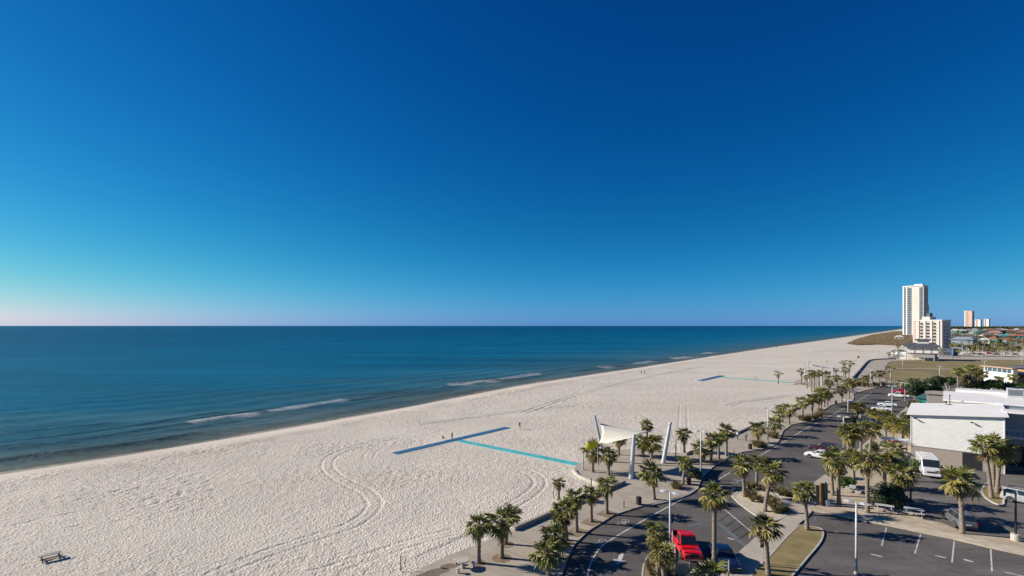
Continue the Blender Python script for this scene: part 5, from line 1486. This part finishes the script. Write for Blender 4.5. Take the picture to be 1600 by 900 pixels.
b.add([(xa, -ov, ez(xa)-.02), (xb, -ov, ez(xb)-.02), (xb, DEP, ez(xb)+.3), (xa, DEP, ez(xa)+.3), (xa, -ov, ez(xa)+.16), (xb, -ov, ez(xb)+.16), (xb, DEP, ez(xb)+.5), (xa, DEP, ez(xa)+.5)],
      [(0, 3, 2, 1), (4, 5, 6, 7), (0, 1, 5, 4), (1, 2, 6, 5), (2, 3, 7, 6), (3, 0, 4, 7)])
rf = b.build('roof', M['white_roof'], bld)
for x, zz in ((.5, 7.4), (7.6, 7.6)):  # wall lamps that throw long shadows
    w_ = MB().box(x, x+.12, -.45, -.03, zz, zz+.10).build('wall_lamp', M['dark_metal'], bld)
    MB().box(x-.1, x+.26, -.62, -.3, zz-.06, zz-.002).build('lamp_shade', M['dark_metal'], w_)
# upper rear roof block and long wing to the right
MB().box(4.6, Lw+26, DEP+.02, DEP+9.5, 0, 9.35).build('rear_wall', M['siding'], bld)
b = MB(); b.add([(4.0, DEP-.4, 9.36), (Lw+26, DEP-.4, 9.36), (Lw+26, DEP+10, 9.9), (4.0, DEP+10, 9.9), (4.0, DEP-.4, 9.56), (Lw+26, DEP-.4, 9.56), (Lw+26, DEP+10, 10.15), (4.0, DEP+10, 10.15)], [(0, 3, 2, 1), (4, 5, 6, 7), (0, 1, 5, 4), (1, 2, 6, 5), (2, 3, 7, 6), (3, 0, 4, 7)])
b.build('rear_roof', M['white_roof'], bld)
MB().box(6.0, Lw+24, DEP+10.02, DEP+14, 0, 10.0).build('rear_wall', M['siding'], bld)
MB().box(5.8, Lw+24.2, DEP+9.9, DEP+14.2, 10.16, 10.5).build('rear_roof', M['white_roof'], bld)
# recessed shaded front on the right
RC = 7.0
MB().box(Lw+.02, Lw+26, RC, DEP, 0, 9.0).build('recessed_wall', mat('recess_shade_tint', (.30, .33, .35), .7, var=.08, scale=1), bld)  # blue-grey of the recess shadow is put into the wall colour
MB().box(Lw+.02, Lw+26, RC-2.6, RC-.01, 4.9, 5.25).build('balcony_floor', M['pole_white'], bld)
for i in range(40): MB().box(Lw+.2+i*.62, Lw+.25+i*.62, RC-2.58, RC-2.53, 5.25, 6.25).build('baluster', M['pole_white'], bld)
MB().box(Lw+.02, Lw+26, RC-2.62, RC-2.5, 6.25, 6.34).build('handrail', M['pole_white'], bld)
for i in range(6): MB().box(Lw+2.6+i*4.6, Lw+2.85+i*4.6, RC-2.55, RC-2.3, 0, 4.9).build('column', M['pole_white'], bld)
for i in range(6): MB().box(Lw+.6+i*4.6, Lw+4.3+i*4.6, RC-.04, RC-.002, .1, 3.4).build('open_floor_shade', M['glass'], bld)  # dark panels put in for the shade of the open lower floor
MB().box(Lw+.02, Lw+26, RC-3.4, RC+.2, 9.05, 9.3).build('porch_roof', M['white_roof'], bld)
# roof unit, vent post, small rear slab
u = empty('roof_unit', (0, 0, 0), 0, 'grey metal air unit on the long white roof', 'roof unit')
p = at_depth(1586, 617, 93); u.location = (p.x, p.y, 10.4); u.rotation_euler = (0, 0, math.atan2(wd.y, wd.x))
MB().box(-1.1, 1.1, -.8, .8, -.6, 1.25).build('housing', M['steel'], u, bevel=.05)
for i in range(6): MB().box(-.95, .95, -.83, -.79, .0+i*.18, .1+i*.18).build('louvre', M['dark_metal'], u)
MB().lathe([(.55, 1.25), (.55, 1.38), (.4, 1.4)], 16).build('fan_ring', M['dark_metal'], u)
p = at_depth(1484, 632, 92); t = empty('vent_post', (p.x, p.y, p.z), 0, 'dark vent post standing on the white roof', 'vent')
MB().lathe([(.07, -.3), (.06, 1.55), (.1, 1.6), (.1, 1.75)], 8).build('pipe', M['dark_metal'], t)
MB().box(-.6, .6, -.35, .35, -.25, .04).build('base_plate', M['dark_metal'], t)
tt = empty('flat_roof_shed', G(1462, 640), AU - math.pi/2, 'low shed with tan flat roof behind the white building', 'shed')
MB().box(-2.0, 2.0, 0, 7, 0, 4.2).build('wall', M['wood_grey'], tt); MB().box(-2.3, 2.3, -.4, 7.4, 4.21, 4.45).build('roof', M['wall_concrete'], tt)
roof_slate0 = mat('roof_dark_teal', (.02, .09, .10), .7, var=.2, scale=1)
tt = empty('teal_kiosk', G(1446, 637), AU - math.pi/2, 'teal hut with dark roof under the oaks', 'hut')
MB().box(-1.8, 1.8, 0, 5, 0, 2.6).build('wall', mat('teal_paint', (.02, .24, .23), .6, var=.15, scale=1), tt)
b = MB(); b.add([(-2.2, -.5, 2.61), (2.2, -.5, 2.61), (2.2, 5.5, 2.61), (-2.2, 5.5, 2.61), (0, .3, 3.9), (0, 4.7, 3.9)], [(0, 1, 4), (1, 2, 5, 4), (2, 3, 5), (3, 0, 4, 5), (0, 3, 2, 1)]); b.build('roof', roof_slate0, tt)
def leaning_pole(a, b_, py, label, r_=.14):
    f = G(a[0], py); Y = f.y; h0 = at_depth(a[0], a[1], Y); h1 = at_depth(b_[0], b_[1], Y)
    o = MB().path([(0, 0, 0), tuple((h0 - f)*.5 + (h1-h0)*0.0), tuple(h1 - f)], [r_*1.2, r_, r_*.7], 8).build('leaning_pole', M['pole_white'], loc=f); tag(o, label, 'pole')
def pole2(p, q, label, r_=.14):
    f = G(*p); h1 = at_depth(q[0], q[1], f.y)
    o = MB().path([(0, 0, 0), tuple((h1-f)*.5), tuple(h1-f)], [r_*1.2, r_, r_*.8], 8).build('leaning_pole', M['pole_white'], loc=f); tag(o, label, 'pole')
pole2((1482, 613), (1472, 586), 'white pole leaning left beside the dark oaks')
pole2((1548, 611), (1554, 594), 'left of two white poles leaning right behind the roof')
pole2((1552, 611), (1560, 592), 'right of two white poles leaning right behind the roof')
pole2((1514, 616), (1514, 589), 'upright pale post behind the white roof')
p = G(1504, 616); t = empty('mast', p, 0, 'slim white mast with short crossbars behind the roof', 'mast')
MB().lathe([(.25, 0), (.12, 2.0), (.08, 5.6)], 8).build('shaft', M['pole_white'], t)
for z in (4.0, 5.0): MB().box(-.7, .7, -.05, .05, z, z+.12).build('crossbar', M['pole_white'], t)

# ------------------------------------------------------------------ buildings seen from a corner
def corner_building(name, px, py, left, right, ytop, phi, label, wall, cat='building'):
    """px,py = foot of the nearest vertical edge; left/right = sight lines of the outer edges"""
    C0 = G(px, py); Y = C0.y
    el = Vector((-math.sin(phi), math.cos(phi), 0)); er = Vector((math.cos(phi), math.sin(phi), 0))
    def solve(e, p):
        k = (p-800)/800
        return (k*C0.y - C0.x)/(e.x - k*e.y)
    ly = solve(el, left); lx = solve(er, right) if right else ly*.5
    H_ = EYE - (ytop-HOR)*Y/800
    t = empty(name, (C0.x, C0.y, 0), phi, label, cat)
    # local: x along er (shaded face at y=0), y along el (lit face at x=0)
    MB().box(0, lx, 0, ly, 0, H_).build('wall', wall, t)
    return t, lx, ly, H_
cream = mat('cream_wall', (.58, .525, .465), .8, var=.05, scale=.05); white_w = mat('white_wall', (.74, .72, .68), .8, var=.05, scale=.05)
tan_w = mat('tan_wall', (.48, .33, .23), .8, var=.06, scale=.05); orange_w = mat('orange_wall', (.42, .25, .15), .8, var=.06, scale=.05)
roof_g = mat('roof_slate', (.075, .085, .11), .7, var=.15, scale=.3); pinkish = mat('pink_wall', (.55, .40, .34), .8, var=.05, scale=.05)
# tower
t, lx, ly, H_ = corner_building('condo_tower', 1441.5, 524, 1411, 1449.5, 446.5, R(25), 'tall white condominium tower with glass columns above the dunes', cream)
NF = 26; fh = (H_-4)/NF
def face_col(y0, y1, name, m, out=.25):       # strips on the lit face
    return MB().box(-out, .2, y0*ly, y1*ly, 2, H_-3).build(name, m, t)
face_col(.56, .76, 'glass_column', M['tower_glass'], .3)
face_col(.02, .16, 'glass_column', M['tower_glass'], .3)
face_col(.84, .93, 'window_column', M['tower_glass'], .25)
MB().box(-1.6, .0, ly*.93, ly*1.0, 0, H_+1).build('edge_pier', white_w, t)
MB().box(-1.4, .0, ly*.765, ly*.83, 0, H_).build('edge_pier', white_w, t)
MB().box(lx*.1, lx*.9, -.3, .2, 2, H_-3).build('glass_column', M['tower_glass'], t)
for i in range(NF):
    z = 4 + i*fh
    for y0, y1 in ((.56, .76), (.02, .16), (.84, .93)):
        MB().box(-1.5, -.31, y0*ly, y1*ly, z, z+.45).build('balcony_slab', white_w, t)
    MB().box(lx*.08, lx*.92, -1.6, -.31, z, z+.45).build('balcony_slab', white_w, t)
for x in (.08, .5, .9): MB().box(lx*x-.4, lx*x+.4, -1.8, -.02, 0, H_+.5).build('edge_pier', white_w, t)
pt = MB().box(-1.8, lx+.5, -2, ly+.5, H_+.01, H_+1.8).build('parapet', white_w, t); MB().box(lx*.3, lx*.8, ly*.1, ly*.5, H_+1.81, H_+5).build('plant_room', white_w, pt)
MB().box(lx+.05, lx+9, 1, ly*.6, 0, H_*.62).build('rear_wing', white_w, t)
MB().box(-14, lx+10, -8, -2.1, 0, 7).build('podium', white_w, t)
# mid-rise hotel
t, lx, ly, H_ = corner_building('hotel', 1472, 545, 1427, 1485.5, 501, R(25), 'cream seven-storey hotel with small dark windows in front of the tower', cream)
for i in range(7):
    z = 4.5 + i*(H_-5)/7
    for y in (.25, .47, .70):
        o = MB().box(-.12, .05, ly*y-1.3, ly*y+1.3, z, z+1.7).build('window', M['glass'], t)
        MB().box(-.9, -.13, ly*y-1.7, ly*y+1.7, z-.35, z-.1).build('sill', cream, o)
    for x in (.3, .62): MB().box(lx*x-1.4, lx*x+1.4, -.12, .05, z, z+1.8).build('window', M['glass'], t)
for y in (.12, .36, .585, .82): MB().box(-.8, .0, ly*y-.9, ly*y+.9, 0, H_+.3).build('pilaster', cream, t)
MB().box(-.9, lx+.4, -.5, ly+.4, H_+.01, H_+.9).build('parapet', white_w, t)
pr = MB().box(lx*.1, lx*.8, ly*.45, ly*.72, H_+.91, H_+4.2).build('plant_room', cream, t); MB().box(lx*.3, lx*.6, ly*.5, ly*.62, H_+4.21, H_+8).build('roof_mast', roof_g, pr)
MB().box(-.3, .0, ly*.93, ly, 0, H_).build('end_panel', pinkish, t)
# beach pavilion on columns with slate roof
c = G(1441, 563); sc_ = 1/ppm(563)
t = empty('beach_pavilion', (c.x, c.y, 0), R(-38), 'raised white beach pavilion with dark slate roof', 'pavilion')
w2, hh = 20*sc_, 33*sc_
MB().box(-w2*.95, w2*.95, 0, 14, hh*.34, hh*.62).build('wall', white_w, t)
for k in (-.5, 0.02, .52):
    MB().box(w2*k-.3, w2*k+.3, -.25, -.01, hh*.34, hh*.62).build('pilaster', pinkish, t)
b = MB(); z0, z1 = hh*.625, hh*.82
b.add([(-w2*1.2, -2, z0), (w2*1.2, -2, z0), (w2*1.2, 16, z0), (-w2*1.2, 16, z0), (-w2*.75, 5, z1), (w2*.75, 5, z1), (w2*.75, 9, z1), (-w2*.75, 9, z1)], [(0, 1, 5, 4), (1, 2, 6, 5), (2, 3, 7, 6), (3, 0, 4, 7), (4, 5, 6, 7), (0, 3, 2, 1)])
rf = b.build('roof', roof_g, t)
cu = MB().box(-w2*.32, w2*.42, 4, 9, z1-2, hh*.93).build('cupola', white_w, t); MB().box(-w2*.45, w2*.55, 3, 10, hh*.931, hh*1.0).build('cupola_roof', roof_g, cu)
for k in range(7):
    MB().box(-w2*.95 + k*w2*.31, -w2*.95 + k*w2*.31 + .7, 0, .7, 0, hh*.34).build('column', white_w, t)
MB().box(-w2*.93, w2*.93, 6, 13.5, 0, hh*.339).build('lower_wall', cream, t)
MB().box(-w2*.95, w2*.95, -.5, -.26, hh*.31, hh*.338).build('beam', roof_g, t)
MB().box(-w2*1.5, -w2*1.0, 6, 14, 0, hh*.34).build('side_wing', white_w, t)
b = MB(); b.add([(-w2*.6, -5.5, hh*.17), (w2*.75, -5.5, hh*.17), (w2*.75, -.8, hh*.28), (-w2*.6, -.8, hh*.28), (-w2*.6, -5.5, hh*.14), (w2*.75, -5.5, hh*.14)], [(0, 1, 2, 3), (0, 4, 5, 1), (4, 3, 2, 5)]); b.build('awning', M['wood_grey'], t)
for k in (-.55, .1, .7): MB().box(w2*k-.15, w2*k+.15, -5.4, -5.1, 0, hh*.14).build('awning_post', white_w, t)
# low blue-roofed building right of the hotel
t, lx, ly, H_ = corner_building('blue_roof_building', 1520, 547, 1486, 1528, 531, R(20), 'long building with blue-grey roof right of the hotel', mat('blue_wall', (.16, .20, .24), .8, var=.1, scale=.1))
b = MB(); b.add([(-1.5, -1.5, H_), (lx+1.5, -1.5, H_), (lx+1.5, ly+1.5, H_), (-1.5, ly+1.5, H_), (lx*.5, 3, H_+2.6), (lx*.5, ly-3, H_+2.6)], [(0, 1, 4), (1, 2, 5, 4), (2, 3, 5), (3, 0, 4, 5), (0, 3, 2, 1)]); b.build('roof', mat('blue_roof', (.22, .25, .31), .6, var=.1, scale=.1), t)
for i in range(7): MB().box(-.1, .05, ly*(.08+i*.13), ly*(.08+i*.13)+2.0, 2.2, 4.4).build('window', M['glass'], t)
t, lx, ly, H_ = corner_building('dark_blue_hall', 1489, 556, 1471, 1497, 546, R(20), 'low dark blue hall between hotel and lamps', mat('dkblue_wall', (.03, .07, .14), .7, var=.1, scale=.1))
MB().box(-.5, lx+.5, -.5, ly+.5, H_+.01, H_+.6).build('roof', roof_g, t); MB().box(-.1, .05, ly*.2, ly*.8, .8, 2.6).build('window', M['glass'], t)
# far towers
def far_tower(px, py, l, r_, yt, lab, m1, m2):
    t, lx, ly, H_ = corner_building('far_tower', px, py, l, r_, yt, R(28), lab, m1)
    MB().box(-1.0, .0, ly*.55, ly*.82, 0, H_*.985).build('recess_column', m2, t)
    MB().box(-1.4, .0, ly*.86, ly, 0, H_+.5).build('edge_pier', white_w, t)
    MB().box(-1.5, lx+.5, -.5, ly+.5, H_+.01, H_+2).build('parapet', white_w, t)
    MB().box(lx*.2, lx*.7, ly*.3, ly*.6, H_+2.01, H_+6).build('plant_room', roof_g, t)
far_tower(1519, 514.5, 1507, 1522, 486, 'tan far tower, tallest of the distant ones', pinkish, tan_w)
far_tower(1532, 513.5, 1523.5, 1534, 499.5, 'pale far block right of the tan tower', white_w, tan_w)
far_tower(1545, 513.3, 1537.5, 1547, 498.5, 'orange far block, rightmost of the distant towers', white_w, orange_w)
# town houses
r = random.Random(9)
hues = [('teal', (.08, .32, .29)), ('white', (.68, .67, .64)), ('cream', (.55, .46, .36)), ('pale blue', (.33, .44, .48)), ('pink', (.52, .32, .28)), ('green', (.16, .33, .26)), ('tan', (.40, .31, .22)), ('yellow', (.60, .50, .18))]
HM = {n: mat('house_' + n.replace(' ', '_'), c_, .8, var=.08, scale=.1) for n, c_ in hues}
roofs = [('grey', mat('roof_grey', (.20, .21, .22), .7, var=.15, scale=.2)), ('teal', mat('roof_teal', (.06, .25, .23), .6, var=.15, scale=.2)), ('white', mat('roof_white', (.60, .60, .58), .6, var=.1, scale=.2)), ('brown', mat('roof_brown', (.15, .10, .075), .8, var=.2, scale=.2)), ('red', mat('roof_red', (.30, .11, .07), .8, var=.2, scale=.2))]
def house(px, py, wpx, hpx, hm, rm, ang, label, group=None):
    c = G(px, py); k = ppm(py); w = wpx/k; h = hpx/k; d_ = w*.75
    t = empty('house', (c.x, c.y, 0), ang, label, 'house', group)
    MB().box(-w/2, w/2, 0, d_, 0, h*.66).build('wall', hm, t)
    o_ = w*.07
    b = MB(); b.add([(-w/2-o_, -o_, h*.661), (w/2+o_, -o_, h*.661), (w/2+o_, d_+o_, h*.661), (-w/2-o_, d_+o_, h*.661), (-w*.22, d_/2, h), (w*.22, d_/2, h)], [(0, 1, 5, 4), (1, 2, 5), (2, 3, 4, 5), (3, 0, 4), (0, 3, 2, 1)]); b.build('roof', rm, t)
    for x in (-.3, .05, .3): MB().box(w*x-w*.06, w*x+w*.06, -.12, .02, h*.3, h*.5).build('window', M['glass'], t)
    MB().box(-w*.14, -w*.06, -.12, .02, 0, h*.26).build('door', M['wood_dark'], t)
seen = set(); k = 0
for row, (py0, n, wp, hp) in enumerate(((517.5, 18, 8, 4), (520.5, 16, 9, 5), (524.5, 13, 12, 6.5), (530, 10, 13, 8), (537, 7, 14, 9))):
    for i in range(n):
        x0 = 1534 if row >= 3 else (1524 if row == 2 else 1490)
        px = x0 + (1604-x0)*(i+.5)/n + r.uniform(-2, 2)
        hn, hc = r.choice(hues[:6] if row < 3 else hues); rn, rm = r.choice(roofs)
        lab = f'far {hn} house with {rn} roof ' + ['on the skyline below the far towers', 'in the second row from the skyline', 'in the middle row of the town', 'among the town trees', 'in the nearest row before the sandy lot'][row]
        house(px, py0 + r.uniform(-.6, .6), wp*r.uniform(.8, 1.25), hp*r.uniform(.8, 1.15), HM[hn], rm, r.uniform(-1.0, -.35), lab, 'far houses of the town')
# white and orange building behind the oaks on the right
t, lx, ly, H_ = corner_building('white_pavilion', 1583, 606, 1537, 1590, 577, R(-8), 'white low building with glazed band and orange roof edge', white_w)
MB().box(-.2, .05, ly*.06, ly*.94, H_*.78, H_*.96).build('glazing', M['tower_glass'], t); MB().box(-.8, lx, -.6, ly+.8, H_+.01, H_+.35).build('roof', tan_w, t); MB().box(-.2, .05, ly*.3, ly*.52, .2, H_*.45).build('door', M['wood_dark'], t)
for k in range(1, 6): MB().box(-.3, .06, ly*k/6-.12, ly*k/6+.12, H_*.78, H_*.96).build('mullion', white_w, t)
t, lx, ly, H_ = corner_building('orange_building', 1640, 610, 1586, None, 579, R(-8), 'orange brick building with dark roof cut off by the right edge', orange_w)
MB().box(-1.2, lx, -.8, ly+1, H_+.01, H_+.7).build('roof', roof_g, t); MB().box(-.2, .05, ly*.45, ly*.95, H_*.5, H_*.8).build('window', M['glass'], t)
# low dune-front house left of the tower
house(1405, 531, 11, 7, HM['cream'], roofs[2][1], -.6, 'pale cream house in the dunes left of the tower')
house(1408, 553, 13, 6, HM['white'], roofs[0][1], .1, 'low white house left of the slate-roofed pavilion')
# parked cars on the far lot
car_m = [PWHITE, SILVER, MAROON, DBLUE, REDC, GREYP]
for i, px in enumerate((1500, 1510, 1521, 1533, 1546, 1558, 1572, 1586)):
    q = gp(px, 553.5 + (i % 2)*1.2, .06)
    vehicle('sedan' if i % 3 else 'suv', q, AV + (.1*i), car_m[i % 6], ['white', 'silver', 'maroon', 'dark blue', 'red', 'grey', 'white', 'silver'][i] + ' far car on the sandy lot, number of cars from the left told by its place: ' if False else ['first far car from the left on the sandy lot, white', 'second far car from the left on the sandy lot, silver', 'third far car from the left on the sandy lot, maroon', 'fourth far car from the left on the sandy lot, dark blue', 'fifth far car from the left on the sandy lot, red', 'sixth far car from the left on the sandy lot, grey', 'seventh far car from the left on the sandy lot, white', 'rightmost far car on the sandy lot, silver'][i])
# wooded skyline
def skyline():
    rr = random.Random(4); v = []; f = []
    for _ in range(2600):
        px = rr.uniform(1487, 1640); Y = rr.uniform(3000, 5200)
        x = (px-800)*Y/800; h = rr.uniform(8, 19); w = rr.uniform(9, 22); a = rr.random()*3
        for q in range(2):
            ca, sa = math.cos(a+q*1.57)*w, math.sin(a+q*1.57)*w; k = len(v)
            v += [(x-ca, Y-sa, 0), (x+ca, Y+sa, 0), (x+ca*.8, Y+sa*.8, h*.7), (x+ca*.2, Y+sa*.2, h), (x-ca*.7, Y-sa*.7, h*.8)]; f.append((k, k+1, k+2, k+3, k+4))
    me = bpy.data.meshes.new('far_wood'); me.from_pydata(v, [], f); me.materials.append(M['leaf_dark']); me.update()
    o = meshobj('far_wood', me); tag(o, 'dark line of distant woods on the horizon', 'woods', kind='stuff')
skyline()
